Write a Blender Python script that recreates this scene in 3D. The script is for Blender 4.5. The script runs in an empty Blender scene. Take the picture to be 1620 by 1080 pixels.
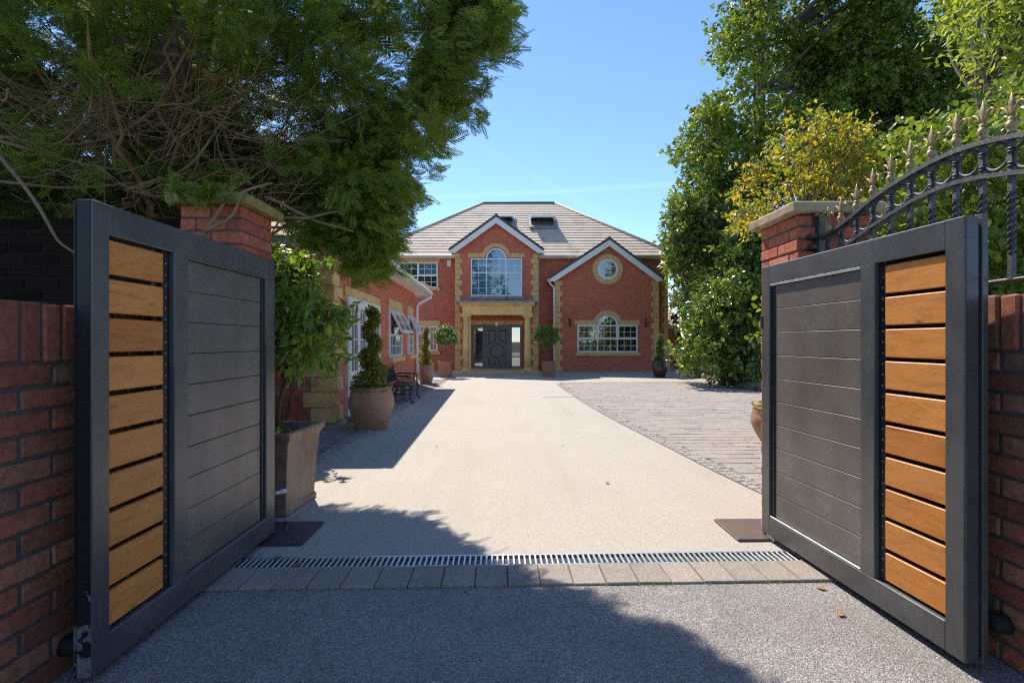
import bpy, math, random
import numpy as np
from mathutils import Vector, Matrix, Euler

random.seed(7)
RNG = np.random.default_rng(11)
SC = bpy.context.scene
COL = SC.collection
EYE, F = 1.2, 780.0

# ------------------------------------------------------------------ camera, sky, sun, exposure
cam_d = bpy.data.cameras.new('camera')
cam = bpy.data.objects.new('camera', cam_d)
COL.objects.link(cam)
cam.location = (0, 0, EYE)
cam.rotation_euler = (math.radians(90), 0, 0)
cam_d.sensor_width = 36.0
cam_d.lens = F / 1620 * 36.0
cam_d.clip_start = 0.05
cam_d.clip_end = 3000
SC.camera = cam

SUN = Vector((-0.34, 0.74, 1.0)).normalized()          # direction towards the sun
elev = math.asin(SUN.z)
azim = math.atan2(SUN.x, SUN.y)                        # clockwise from +Y is positive in the sky node
world = bpy.data.worlds.new('World')
SC.world = world
world.use_nodes = True
nt = world.node_tree
nt.nodes.clear()
wo = nt.nodes.new('ShaderNodeOutputWorld')
bg = nt.nodes.new('ShaderNodeBackground')
sky = nt.nodes.new('ShaderNodeTexSky')
sky.sky_type = 'NISHITA'
sky.sun_disc = False
sky.sun_elevation = elev
sky.sun_rotation = azim
sky.air_density = 0.9
sky.dust_density = 0.0
sky.ozone_density = 3.2
bg.inputs['Strength'].default_value = 0.098
# two faint old vapour trails high in the sky, as straight bands in direction space
geo = nt.nodes.new('ShaderNodeTexCoord')
def wmath(op, a, b=None, c=None):
    n = nt.nodes.new('ShaderNodeMath'); n.operation = op
    for i, v in enumerate((a, b, c)):
        if v is None: continue
        if isinstance(v, (int, float)): n.inputs[i].default_value = v
        else: nt.links.new(v, n.inputs[i])
    return n.outputs[0]
sep = nt.nodes.new('ShaderNodeSeparateXYZ')
nt.links.new(geo.outputs['Generated'], sep.inputs[0])
xz = wmath('DIVIDE', sep.outputs[0], wmath('MAXIMUM', sep.outputs[1], 0.05))
zz = wmath('DIVIDE', sep.outputs[2], wmath('MAXIMUM', sep.outputs[1], 0.05))
ns = nt.nodes.new('ShaderNodeTexNoise'); ns.inputs['Scale'].default_value = 9.0; ns.inputs['Detail'].default_value = 5.0
nt.links.new(geo.outputs['Generated'], ns.inputs['Vector'])
def trail(slope, off, wid, amt):
    d = wmath('SUBTRACT', zz, wmath('ADD', wmath('MULTIPLY', xz, slope), off))
    d = wmath('ADD', d, wmath('MULTIPLY', wmath('SUBTRACT', ns.outputs['Fac'], 0.5), 0.02))
    t = wmath('SUBTRACT', 1.0, wmath('DIVIDE', wmath('ABSOLUTE', d), wid))
    t = wmath('MULTIPLY', wmath('MAXIMUM', t, 0.0), wmath('MULTIPLY', ns.outputs['Fac'], amt))
    return wmath('MULTIPLY', t, wmath('GREATER_THAN', sep.outputs[1], 0.06))
cov = wmath('ADD', trail(0.06, 0.30, 0.008, 0.17), trail(-0.55, 0.36, 0.016, 0.05))
mx = nt.nodes.new('ShaderNodeMix'); mx.data_type = 'RGBA'
nt.links.new(cov, mx.inputs['Factor'])
nt.links.new(sky.outputs[0], mx.inputs['A'])
mx.inputs['B'].default_value = (6.5, 6.8, 7.2, 1)
tint = nt.nodes.new('ShaderNodeMix'); tint.data_type = 'RGBA'; tint.blend_type = 'MULTIPLY'; tint.inputs['Factor'].default_value = 1.0
nt.links.new(mx.outputs['Result'], tint.inputs['A']); tint.inputs['B'].default_value = (0.65, 0.71, 0.775, 1)
nt.links.new(tint.outputs['Result'], bg.inputs['Color'])
nt.links.new(bg.outputs[0], wo.inputs['Surface'])

sun_d = bpy.data.lights.new('sun', 'SUN')
sun_d.energy = 2.2
sun_d.angle = math.radians(0.5)
sun_d.color = (1.0, 0.92, 0.80)
sun = bpy.data.objects.new('sun', sun_d)
COL.objects.link(sun)
sun.location = (-10, 20, 30)
sun.rotation_euler = (-SUN).to_track_quat('-Z', 'Y').to_euler()

SC.view_settings.view_transform = 'Standard'
SC.view_settings.look = 'None'
SC.view_settings.gamma = 1.0
SC.view_settings.use_curve_mapping = False
SC.view_settings.exposure = 1.68
SC.render.engine = 'CYCLES'
SC.cycles.max_bounces = 8
SC.cycles.diffuse_bounces = 4
SC.cycles.transparent_max_bounces = 8
SC.cycles.filter_width = 1.15
SC.cycles.use_denoising = False
SC.cycles.denoising_prefilter = 'ACCURATE'

# ------------------------------------------------------------------ helpers
def at(px, py, Y):
    """metres of the point seen at photograph pixel px, py at distance Y"""
    return Vector(((px - 810) / F * Y, Y, EYE - (py - 540) / F * Y))

def gnd(px, py):
    Y = EYE * F / (py - 540)
    return ((px - 810) / F * Y, Y)

ORG = {}

def link(o, parent=None):
    COL.objects.link(o)
    if parent is not None:
        o.parent = parent
    return o

def thing(name, label, cat, loc=(0, 0, 0), rz=0.0, group=None):
    o = bpy.data.objects.new(name, None)
    o.empty_display_size = 0.1
    COL.objects.link(o)
    o.location = loc
    o.rotation_euler = (0, 0, rz)
    o['label'] = label
    o['category'] = cat
    if group: o['group'] = group
    ORG[o.name] = (Vector(loc), rz)
    return o

def tag(o, label=None, cat=None, group=None, kind=None):
    if label: o['label'] = label
    if cat: o['category'] = cat
    if group: o['group'] = group
    if kind: o['kind'] = kind
    return o

def np_mesh(name, V, T):
    V = np.ascontiguousarray(V, dtype=np.float32); T = np.ascontiguousarray(T, dtype=np.int32)
    me = bpy.data.meshes.new(name)
    me.vertices.add(len(V)); me.loops.add(T.size); me.polygons.add(len(T))
    me.vertices.foreach_set('co', V.ravel())
    me.loops.foreach_set('vertex_index', T.ravel())
    me.polygons.foreach_set('loop_start', np.arange(0, T.size, T.shape[1], dtype=np.int32))
    me.update(calc_edges=True)
    me.validate()
    return me

def from_np(name, V, T, mat, parent=None, smooth=False):
    V = np.array(V, dtype=np.float64)
    o_ = None
    if parent is not None and parent.name in ORG:
        L, rz = ORG[parent.name]
        V = V - np.array(L)[None, :]
    me = np_mesh(name, V, T)
    me.materials.append(mat)
    if smooth:
        me.polygons.foreach_set('use_smooth', np.ones(len(me.polygons), dtype=bool))
    o = bpy.data.objects.new(name, me)
    link(o, parent)
    if parent is not None and parent.name in ORG: ORG[o.name] = ORG[parent.name]
    return o

class MB:
    """collects shapes; build() links them as one mesh object"""
    def __init__(self, M=None):
        self.v = []; self.f = []; self.s = []; self.M = M
    def add(self, vs, fs, smooth=False):
        b = len(self.v)
        if self.M is not None: vs = [self.M @ Vector(p) for p in vs]
        self.v += [tuple(p) for p in vs]
        self.f += [tuple(i + b for i in f) for f in fs]
        self.s += [smooth] * len(fs)
        return self
    def box(self, x0, x1, y0, y1, z0, z1):
        vs = [(x, y, z) for z in (z0, z1) for y in (y0, y1) for x in (x0, x1)]
        return self.add(vs, [(0, 2, 3, 1), (4, 5, 7, 6), (0, 1, 5, 4), (2, 6, 7, 3), (0, 4, 6, 2), (1, 3, 7, 5)])
    def cbox(self, x0, x1, y0, y1, z0, z1, c=0.004, j=0.0):
        """box with chamfered edges (44 triangles)"""
        vs = []; idx = {}
        X = (x0, x1); Y = (y0, y1); Z = (z0, z1)
        for k in range(8):
            a, b, d = k & 1, k >> 1 & 1, k >> 2 & 1
            jx, jy, jz = (random.uniform(-j, j) for _ in range(3))
            px, py, pz = X[a] + jx, Y[b] + jy, Z[d] + jz
            sx, sy, sz = (c if a == 0 else -c), (c if b == 0 else -c), (c if d == 0 else -c)
            for ax in range(3):
                idx[(k, ax)] = len(vs)
                vs.append((px + (0 if ax == 0 else sx), py + (0 if ax == 1 else sy), pz + (0 if ax == 2 else sz)))
        fs = []
        def quad(ax, val):
            ks = [k for k in range(8) if (k >> ax & 1) == val]
            o = [a for a in range(3) if a != ax]
            ks.sort(key=lambda k: ((k >> o[0] & 1), (k >> o[1] & 1)))
            q = [ks[0], ks[1], ks[3], ks[2]]
            if (ax == 1) == (val == 1): pass
            else: q = q[::-1]
            if ax == 1: q = q
            return q
        for ax in range(3):
            for val in (0, 1):
                q = quad(ax, val)
                fs.append(tuple(idx[(k, ax)] for k in q))
        for ax in range(3):
            o = [a for a in range(3) if a != ax]
            for va in (0, 1):
                for vb in (0, 1):
                    k0 = (va << o[0]) | (vb << o[1]); k1 = k0 | (1 << ax)
                    fs.append((idx[(k0, o[0])], idx[(k1, o[0])], idx[(k1, o[1])], idx[(k0, o[1])]))
        for k in range(8):
            fs.append((idx[(k, 0)], idx[(k, 1)], idx[(k, 2)]))
        # orient outward
        cx = Vector(((x0 + x1) / 2, (y0 + y1) / 2, (z0 + z1) / 2))
        out = []
        for f in fs:
            p = [Vector(vs[i]) for i in f]
            n = (p[1] - p[0]).cross(p[2] - p[0])
            m = sum(p, Vector()) / len(p)
            out.append(f if n.dot(m - cx) > 0 else f[::-1])
        return self.add(vs, out)
    def prism(self, poly, d0, d1, plane='XZ'):
        """extrude a 2-D polygon; XZ: along Y, XY: along Z, YZ: along X"""
        n = len(poly)
        def P(a, b, d):
            return (a, d, b) if plane == 'XZ' else ((a, b, d) if plane == 'XY' else (d, a, b))
        vs = [P(a, b, d0) for a, b in poly] + [P(a, b, d1) for a, b in poly]
        fs = [tuple(range(n)), tuple(range(2 * n - 1, n - 1, -1))]
        fs += [(i, i + n, (i + 1) % n + n, (i + 1) % n) for i in range(n)]
        return self.add(vs, fs)
    def ring(self, cx, cz, r0, r1, a0, a1, n, d0, d1):
        """sector of a ring in XZ, extruded along Y"""
        vs = []; full = abs(a1 - a0) > 2 * math.pi - 1e-4
        m = n if full else n + 1
        for i in range(m):
            a = a0 + (a1 - a0) * i / n
            c, s = math.cos(a), math.sin(a)
            for r, d in ((r0, d0), (r1, d0), (r1, d1), (r0, d1)):
                vs.append((cx + r * c, d, cz + r * s))
        fs = []
        for i in range(n):
            p, q = 4 * i, 4 * ((i + 1) % m)
            for k in range(4):
                fs.append((p + k, q + k, q + (k + 1) % 4, p + (k + 1) % 4))
        if not full:
            fs += [(3, 2, 1, 0), (4 * n, 4 * n + 1, 4 * n + 2, 4 * n + 3)]
        return self.add(vs, fs)
    def disc(self, cx, cz, r, a0, a1, n, d0, d1):
        poly = [(cx + r * math.cos(a0 + (a1 - a0) * i / n), cz + r * math.sin(a0 + (a1 - a0) * i / n)) for i in range(n + (0 if abs(a1 - a0) > 6.28 else 1))]
        return self.prism(poly, d0, d1)
    def tube(self, pts, r, n=6, flat=1.0, cap=True):
        pts = [Vector(p) for p in pts]
        rs = r if isinstance(r, (list, tuple)) else [r] * len(pts)
        vs = []; ref = None
        for i, p in enumerate(pts):
            t = (pts[min(i + 1, len(pts) - 1)] - pts[max(i - 1, 0)])
            if t.length < 1e-9: t = Vector((0, 0, 1))
            t.normalize()
            if ref is None:
                ref = Vector((0, 0, 1)) if abs(t.z) < 0.9 else Vector((1, 0, 0))
            u = (ref - t * ref.dot(t))
            if u.length < 1e-6: u = t.orthogonal()
            u.normalize(); w = t.cross(u); ref = u
            for k in range(n):
                a = 2 * math.pi * k / n
                vs.append(p + u * (math.cos(a) * rs[i]) + w * (math.sin(a) * rs[i] * flat))
        fs = []
        for i in range(len(pts) - 1):
            for k in range(n):
                fs.append((i * n + k, i * n + (k + 1) % n, (i + 1) * n + (k + 1) % n, (i + 1) * n + k))
        if cap:
            fs += [tuple(range(n - 1, -1, -1)), tuple((len(pts) - 1) * n + k for k in range(n))]
        return self.add(vs, fs, n > 4)
    def lathe(self, prof, c=(0, 0, 0), n=24, sq=None):
        """profile of (r, z) round the vertical axis"""
        vs = []
        for r, z in prof:
            for k in range(n):
                a = 2 * math.pi * (k + 0.5 * (n == 4)) / n
                vs.append((c[0] + r * math.cos(a), c[1] + r * math.sin(a), c[2] + z))
        fs = []
        for i in range(len(prof) - 1):
            for k in range(n):
                fs.append((i * n + k, i * n + (k + 1) % n, (i + 1) * n + (k + 1) % n, (i + 1) * n + k))
        fs += [tuple(range(n - 1, -1, -1)), tuple((len(prof) - 1) * n + k for k in range(n))]
        return self.add(vs, fs, n > 6)
    def build(self, name, mat, parent=None, local=False):
        """vertices are in metres of the place unless local"""
        V = self.v
        if parent is not None and not local and parent.name in ORG:
            L, rz = ORG[parent.name]
            if rz:
                R = Matrix.Rotation(-rz, 3, 'Z'); V = [R @ (Vector(p) - L) for p in V]
            else:
                V = [(p[0] - L[0], p[1] - L[1], p[2] - L[2]) for p in V]
        me = bpy.data.meshes.new(name)
        me.from_pydata([tuple(p) for p in V], [], self.f)
        me.polygons.foreach_set('use_smooth', self.s)
        me.materials.append(mat)
        me.update()
        o = bpy.data.objects.new(name, me)
        link(o, parent)
        if parent is not None and parent.name in ORG: ORG[o.name] = ORG[parent.name]
        return o

PIECE = {}
def piece(name, sx, sy, sz, mat, parent, loc, c=0.004, j=0.0015, rot=None, var=5):
    """a chamfered block that shares its mesh with alike blocks; loc is its centre in its parent's space"""
    k = (round(sx, 3), round(sy, 3), round(sz, 3), mat.name, random.randrange(var))
    if k not in PIECE:
        m = MB().cbox(-sx / 2, sx / 2, -sy / 2, sy / 2, -sz / 2, sz / 2, c, j)
        me = bpy.data.meshes.new(name)
        me.from_pydata(m.v, [], m.f); me.materials.append(mat); me.update()
        PIECE[k] = me
    o = bpy.data.objects.new(name, PIECE[k])
    o.location = loc
    if rot: o.rotation_euler = rot
    return link(o, parent)

# ------------------------------------------------------------------ materials
def new_mat(name):
    m = bpy.data.materials.new(name); m.use_nodes = True
    n = m.node_tree.nodes; n.clear()
    out = n.new('ShaderNodeOutputMaterial'); p = n.new('ShaderNodeBsdfPrincipled')
    m.node_tree.links.new(p.outputs[0], out.inputs['Surface'])
    return m, m.node_tree, p, out

def ramp(t, fac, stops):
    r = t.nodes.new('ShaderNodeValToRGB')
    while len(r.color_ramp.elements) < len(stops): r.color_ramp.elements.new(0.5)
    for e, (p, c) in zip(r.color_ramp.elements, stops):
        e.position = p; e.color = (c[0], c[1], c[2], 1)
    t.links.new(fac, r.inputs[0])
    return r.outputs[0]

def noise(t, scale, detail=4, rough=0.55, vec=None, dist=0.0):
    n = t.nodes.new('ShaderNodeTexNoise')
    n.inputs['Scale'].default_value = scale; n.inputs['Detail'].default_value = detail
    n.inputs['Roughness'].default_value = rough; n.inputs['Distortion'].default_value = dist
    if vec is not None: t.links.new(vec, n.inputs['Vector'])
    return n.outputs['Fac']

def vor(t, scale, vec=None, out='Color', feature='F1'):
    n = t.nodes.new('ShaderNodeTexVoronoi'); n.inputs['Scale'].default_value = scale; n.feature = feature
    if vec is not None: t.links.new(vec, n.inputs['Vector'])
    return n.outputs[out]

def coord(t, kind='Object', scale=None, rot=None):
    c = t.nodes.new('ShaderNodeTexCoord').outputs[kind]
    if scale or rot:
        m = t.nodes.new('ShaderNodeMapping')
        if scale: m.inputs['Scale'].default_value = scale
        if rot: m.inputs['Rotation'].default_value = rot
        t.links.new(c, m.inputs['Vector']); c = m.outputs[0]
    return c

def mixc(t, a, b, fac, mode='MIX'):
    m = t.nodes.new('ShaderNodeMix'); m.data_type = 'RGBA'; m.blend_type = mode
    for s, v in (('A', a), ('B', b)):
        if isinstance(v, tuple): m.inputs[s].default_value = (v[0], v[1], v[2], 1)
        else: t.links.new(v, m.inputs[s])
    if isinstance(fac, (int, float)): m.inputs['Factor'].default_value = fac
    else: t.links.new(fac, m.inputs['Factor'])
    return m.outputs['Result']

def bump(t, p, h, strength=0.3, dist=0.01):
    b = t.nodes.new('ShaderNodeBump'); b.inputs['Strength'].default_value = strength; b.inputs['Distance'].default_value = dist
    t.links.new(h, b.inputs['Height']); t.links.new(b.outputs[0], p.inputs['Normal'])

def objrand(t):
    return t.nodes.new('ShaderNodeObjectInfo').outputs['Random']

def world_vec(t, scale=None):
    """texture space that differs from piece to piece"""
    c = t.nodes.new('ShaderNodeTexCoord').outputs['Object']
    oi = t.nodes.new('ShaderNodeObjectInfo')
    v = t.nodes.new('ShaderNodeVectorMath'); v.operation = 'MULTIPLY_ADD'
    cb = t.nodes.new('ShaderNodeCombineXYZ')
    for i in range(3): t.links.new(oi.outputs['Random'], cb.inputs[i])
    t.links.new(cb.outputs[0], v.inputs[0]); v.inputs[1].default_value = (37, 53, 71)
    t.links.new(c, v.inputs[2])
    o = v.outputs[0]
    if scale:
        m = t.nodes.new('ShaderNodeMapping'); m.inputs['Scale'].default_value = scale
        t.links.new(o, m.inputs['Vector']); o = m.outputs[0]
    return o

def m_plain(name, col, rough=0.5, metal=0.0, var=0.15, scale=12, bmp=0.1, spec=0.5, dirt=None):
    m, t, p, _ = new_mat(name)
    v = world_vec(t)
    n = noise(t, scale, 5, 0.6, v)
    lo = tuple(c * (1 - var) for c in col); hi = tuple(min(1, c * (1 + var)) for c in col)
    c = ramp(t, n, [(0.3, lo), (0.7, hi)])
    if dirt:
        d = noise(t, dirt[1], 6, 0.65, v)
        d = ramp(t, d, [(dirt[2], (0, 0, 0)), (min(1, dirt[2] + 0.15), (1, 1, 1))])
        c = mixc(t, c, dirt[0], d)
    t.links.new(c, p.inputs['Base Color'])
    r = ramp(t, n, [(0.2, (rough * 0.85,) * 3), (0.8, (min(1, rough * 1.15),) * 3)])
    t.links.new(r, p.inputs['Roughness'])
    p.inputs['Metallic'].default_value = metal
    p.inputs['Specular IOR Level'].default_value = spec
    if bmp: bump(t, p, noise(t, scale * 8, 4, 0.6, v), bmp, 0.004)
    return m

def m_brick_piece(name, stops, bloom=True):
    m, t, p, _ = new_mat(name)
    v = world_vec(t)
    base = ramp(t, objrand(t), stops)
    n = noise(t, 30, 6, 0.7, v)
    c = base if not bloom else mixc(t, base, (0.08, 0.035, 0.025), ramp(t, n, [(0.42, (0, 0, 0)), (0.75, (0.75,) * 3)]))
    n2 = noise(t, 9, 4, 0.6, v)
    if bloom: c = mixc(t, c, (0.52, 0.42, 0.34), ramp(t, n2, [(0.58, (0, 0, 0)), (0.80, (0.42,) * 3)]))
    t.links.new(c, p.inputs['Base Color'])
    p.inputs['Roughness'].default_value = 0.88
    if not bloom: p.inputs['Specular IOR Level'].default_value = 0.05
    bump(t, p, noise(t, 120, 5, 0.7, v), 0.6, 0.006)
    return m

M = {}
M['brick'] = m_brick_piece('wall_brick', [(0, (0.20, 0.065, 0.04)), (0.35, (0.34, 0.105, 0.055)), (0.6, (0.44, 0.145, 0.07)), (0.8, (0.24, 0.12, 0.075)), (1, (0.48, 0.19, 0.10))])
M['pillar_brick'] = m_brick_piece('pillar_brick', [(0, (0.48, 0.095, 0.05)), (0.5, (0.58, 0.14, 0.07)), (0.8, (0.62, 0.20, 0.11)), (1, (0.40, 0.10, 0.07))])
M['shaded_brick'] = m_brick_piece('shade_painted_brick', [(0, (0.014, 0.009, 0.006)), (0.5, (0.020, 0.013, 0.009)), (1, (0.028, 0.017, 0.012))], False)  # deep shade under the conifer put into the brick colour
M['shaded_joint'] = m_plain('shade_painted_joint', (0.006, 0.005, 0.004), 1.0, var=0.2, bmp=0.2)  # joints of the tall wall, blackened in colour for the same shade
M['mortar'] = m_plain('dark_mortar', (0.10, 0.085, 0.072), 0.95, var=0.3, scale=40, bmp=0.5)
M['pale_mortar'] = m_plain('pale_mortar', (0.22, 0.17, 0.14), 0.95, var=0.3, scale=40, bmp=0.4)

def m_brick_wall(name, c1, c2, c3, mort, bw=0.225, rh=0.075, ms=0.007):
    m, t, p, _ = new_mat(name)
    tc = t.nodes.new('ShaderNodeTexCoord').outputs['Object']
    s = t.nodes.new('ShaderNodeSeparateXYZ'); t.links.new(tc, s.inputs[0])
    a = t.nodes.new('ShaderNodeMath'); a.operation = 'ADD'
    t.links.new(s.outputs[0], a.inputs[0]); t.links.new(s.outputs[1], a.inputs[1])
    cb = t.nodes.new('ShaderNodeCombineXYZ'); t.links.new(a.outputs[0], cb.inputs[0]); t.links.new(s.outputs[2], cb.inputs[1])
    b = t.nodes.new('ShaderNodeTexBrick')
    t.links.new(cb.outputs[0], b.inputs['Vector'])
    b.inputs['Scale'].default_value = 1; b.inputs['Brick Width'].default_value = bw
    b.inputs['Row Height'].default_value = rh; b.inputs['Mortar Size'].default_value = ms
    b.inputs['Mortar Smooth'].default_value = 0.2; b.inputs['Bias'].default_value = 0.0
    b.inputs['Color1'].default_value = (*c1, 1); b.inputs['Color2'].default_value = (*c2, 1); b.inputs['Mortar'].default_value = (*mort, 1)
    # stray darker bricks
    big = noise(t, 5.0, 3, 0.6, coord(t, 'Object', (1, 1, 3)))
    c = mixc(t, b.outputs['Color'], c3, ramp(t, big, [(0.52, (0, 0, 0)), (0.72, (0.55,) * 3)]))
    fine = noise(t, 60, 4, 0.7, tc)
    c = mixc(t, c, (0.10, 0.04, 0.03), ramp(t, fine, [(0.5, (0, 0, 0)), (0.85, (0.5,) * 3)]))
    t.links.new(c, p.inputs['Base Color']); p.inputs['Roughness'].default_value = 0.88
    inv = t.nodes.new('ShaderNodeMath'); inv.operation = 'SUBTRACT'; inv.inputs[0].default_value = 1.0
    t.links.new(b.outputs['Fac'], inv.inputs[1])
    bump(t, p, inv.outputs[0], 0.6, 0.006)
    return m
M['house_brick'] = m_brick_wall('house_brick', (0.66, 0.150, 0.070), (0.52, 0.108, 0.054), (0.30, 0.080, 0.070), (0.46, 0.26, 0.18), ms=0.010)
M['wing_brick'] = m_brick_wall('wing_brick', (0.68, 0.165, 0.078), (0.56, 0.122, 0.060), (0.36, 0.10, 0.070), (0.48, 0.28, 0.19), ms=0.009)
M['stone'] = m_plain('sandstone', (0.66, 0.44, 0.18), 0.85, var=0.18, scale=9, bmp=0.25, dirt=((0.38, 0.25, 0.13), 4, 0.55))
M['portico'] = m_plain('portico_stone', (0.82, 0.56, 0.21), 0.8, var=0.10, scale=5, bmp=0.15, dirt=((0.52, 0.39, 0.21), 2.5, 0.52))
M['coping'] = m_plain('coping_stone', (0.43, 0.325, 0.21), 0.9, var=0.25, scale=14, bmp=0.6, dirt=((0.20, 0.17, 0.07), 7, 0.5))
M['mossy'] = m_plain('mossy_coping', (0.30, 0.24, 0.10), 0.92, var=0.3, scale=12, bmp=0.7, dirt=((0.24, 0.22, 0.04), 9, 0.45))
M['white'] = m_plain('white_upvc', (0.78, 0.78, 0.77), 0.35, var=0.03, scale=3, bmp=0)
M['gutter'] = m_plain('grey_white_gutter', (0.62, 0.60, 0.56), 0.5, var=0.08, scale=4, bmp=0)
M['cream'] = m_plain('cream_plastic', (0.60, 0.57, 0.40), 0.5, var=0.05, scale=5, bmp=0)
M['door'] = m_plain('charcoal_door_paint', (0.125, 0.118, 0.122), 0.38, var=0.08, scale=3, bmp=0)
M['door_moulding'] = m_plain('shaded_door_moulding', (0.045, 0.043, 0.046), 0.35, var=0.08, scale=3, bmp=0)  # shading of the door mouldings put into a darker paint colour
M['chrome'] = m_plain('brushed_steel', (0.62, 0.60, 0.56), 0.25, metal=1.0, var=0.05, bmp=0)
M['zinc'] = m_plain('galvanised_steel', (0.55, 0.57, 0.58), 0.42, metal=0.85, var=0.15, scale=25, bmp=0.05)
M['lead'] = m_plain('lead_sheet', (0.28, 0.31, 0.36), 0.55, metal=0.3, var=0.3, scale=8, bmp=0.2)
M['black'] = m_plain('black_rubber', (0.012, 0.012, 0.012), 0.7, var=0.2, bmp=0.1)
M['black_metal'] = m_plain('black_channel_metal', (0.010, 0.010, 0.011), 0.45, var=0.2, bmp=0.05)
M['brown_metal'] = m_plain('brown_light_metal', (0.05, 0.03, 0.025), 0.45, bmp=0)
M['dark_tile'] = m_plain('dark_verge_tile', (0.07, 0.075, 0.08), 0.7, var=0.3, scale=6, bmp=0.3)
M['red_tile'] = m_plain('red_ridge_tile', (0.24, 0.09, 0.06), 0.85, var=0.2, scale=8)
M['soil'] = m_plain('potting_soil', (0.03, 0.022, 0.015), 1.0, var=0.5, scale=30, bmp=1.0)
M['ground'] = m_plain('garden_soil', (0.06, 0.055, 0.03), 1.0, var=0.4, scale=0.8, bmp=0.6, dirt=((0.05, 0.09, 0.02), 0.5, 0.5))
M['grass'] = m_plain('lawn_green', (0.16, 0.22, 0.035), 0.9, var=0.3, scale=20, bmp=0.6)
M['terracotta'] = m_plain('terracotta', (0.36, 0.19, 0.125), 0.5, var=0.2, scale=4, bmp=0.15, dirt=((0.20, 0.115, 0.085), 4, 0.52))
M['glazed'] = m_plain('brown_glazed_clay', (0.055, 0.032, 0.03), 0.28, var=0.25, scale=5, bmp=0.05)
M['square_clay'] = m_plain('red_brown_clay', (0.30, 0.15, 0.10), 0.75, var=0.15, scale=6, bmp=0.15)
M['gold'] = m_plain('old_gold_paint', (0.36, 0.26, 0.125), 0.5, metal=0.35, var=0.25, scale=40, bmp=0.25, dirt=((0.10, 0.07, 0.04), 30, 0.55))
M['iron'] = m_plain('hammered_black_iron', (0.085, 0.085, 0.088), 0.42, metal=0.4, var=0.25, scale=30, bmp=0.6)
M['bench_iron'] = m_plain('black_cast_iron', (0.020, 0.020, 0.022), 0.4, metal=0.3, var=0.25, scale=30, bmp=0.2)
M['bark'] = m_plain('brown_bark', (0.13, 0.080, 0.046), 0.95, var=0.35, scale=25, bmp=0.7)
M['twig'] = m_plain('conifer_twig', (0.25, 0.160, 0.075), 0.9, var=0.3, scale=14, bmp=0.3)
M['grey_bark'] = m_plain('grey_bark', (0.12, 0.10, 0.075), 0.95, var=0.35, scale=25, bmp=0.6)
M['rock'] = m_plain('grey_rock', (0.17, 0.155, 0.13), 0.95, var=0.35, scale=10, bmp=0.8)
M['dead_leaf'] = m_plain('dry_leaf', (0.28, 0.14, 0.05), 0.8, var=0.4, scale=30, bmp=0)
M['curtain'] = m_plain('pale_curtain', (0.6, 0.6, 0.58), 0.9, var=0.1, scale=5, bmp=0)
M['white_flower'] = m_plain('white_petal', (0.8, 0.8, 0.75), 0.7, var=0.05, bmp=0)

# planter by the gate: dark glazed clay with pale run marks
def m_planter():
    m, t, p, _ = new_mat('weathered_planter_clay')
    v = coord(t)
    n = noise(t, 4, 6, 0.65, coord(t, 'Object', (1.5, 1.5, 0.6)))
    c = ramp(t, n, [(0.35, (0.16, 0.095, 0.06)), (0.55, (0.28, 0.185, 0.125)), (0.75, (0.40, 0.29, 0.21))])
    t.links.new(c, p.inputs['Base Color']); p.inputs['Roughness'].default_value = 0.6
    bump(t, p, noise(t, 25, 5, 0.7, v), 0.35, 0.01)
    return m
M['planter'] = m_planter()

# gate paint: dark grey powder coat with fine scratches and scuffs
def m_gate(name, col, rough, scratch):
    m, t, p, _ = new_mat(name)
    v = coord(t)
    n = noise(t, 3, 5, 0.6, v)
    c = ramp(t, n, [(0.3, tuple(x * 0.8 for x in col)), (0.7, tuple(x * 1.25 for x in col))])
    w = None
    for i, (rx, sc) in enumerate((((0.4, 0, 0), 5.0), ((-0.9, 0, 0), 4.0), ((1.3, 0, 0), 6.0))):
        vv = coord(t, 'Object', (1, 14 + 4 * i, 0.9), None)
        mp = t.nodes.new('ShaderNodeMapping'); mp.inputs['Rotation'].default_value = rx
        mp2 = t.nodes.new('ShaderNodeMapping'); mp2.inputs['Scale'].default_value = (1, 26, 1.6)
        t.links.new(v, mp.inputs['Vector']); t.links.new(mp.outputs[0], mp2.inputs['Vector'])
        s = noise(t, sc, 2, 0.4, mp2.outputs[0], 1.2)
        s = ramp(t, s, [(0.485, (0, 0, 0)), (0.5, (1, 1, 1)), (0.515, (0, 0, 0))])
        msk = ramp(t, noise(t, 2.2 + i, 3, 0.6, v), [(0.50, (0, 0, 0)), (0.66, (1, 1, 1))])
        s = mixc(t, (0, 0, 0), s, msk)
        w = s if w is None else mixc(t, w, s, 1.0, 'ADD')
    sc_ = t.nodes.new('ShaderNodeMath'); sc_.operation = 'MULTIPLY'; sc_.inputs[1].default_value = scratch; sc_.use_clamp = True
    t.links.new(w, sc_.inputs[0])
    c = mixc(t, c, (0.42, 0.44, 0.46), sc_.outputs[0])
    run = noise(t, 9, 4, 0.7, coord(t, 'Object', (1, 5, 0.35)))
    c = mixc(t, c, (0.26, 0.24, 0.22), ramp(t, run, [(0.55, (0, 0, 0)), (0.8, (0.16,) * 3)]))
    dust = ramp(t, noise(t, 2.0, 6, 0.72, coord(t, 'Object', (1, 1, 0.6))), [(0.4, (0, 0, 0)), (0.75, (0.45,) * 3)])
    c = mixc(t, c, (0.20, 0.175, 0.15), dust)
    t.links.new(c, p.inputs['Base Color'])
    r = ramp(t, noise(t, 7, 4, 0.6, v), [(0.2, (rough * 0.8,) * 3), (0.8, (rough * 1.25,) * 3)])
    t.links.new(r, p.inputs['Roughness'])
    bump(t, p, noise(t, 160, 2, 0.5, v), 0.02, 0.002)
    return m
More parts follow.
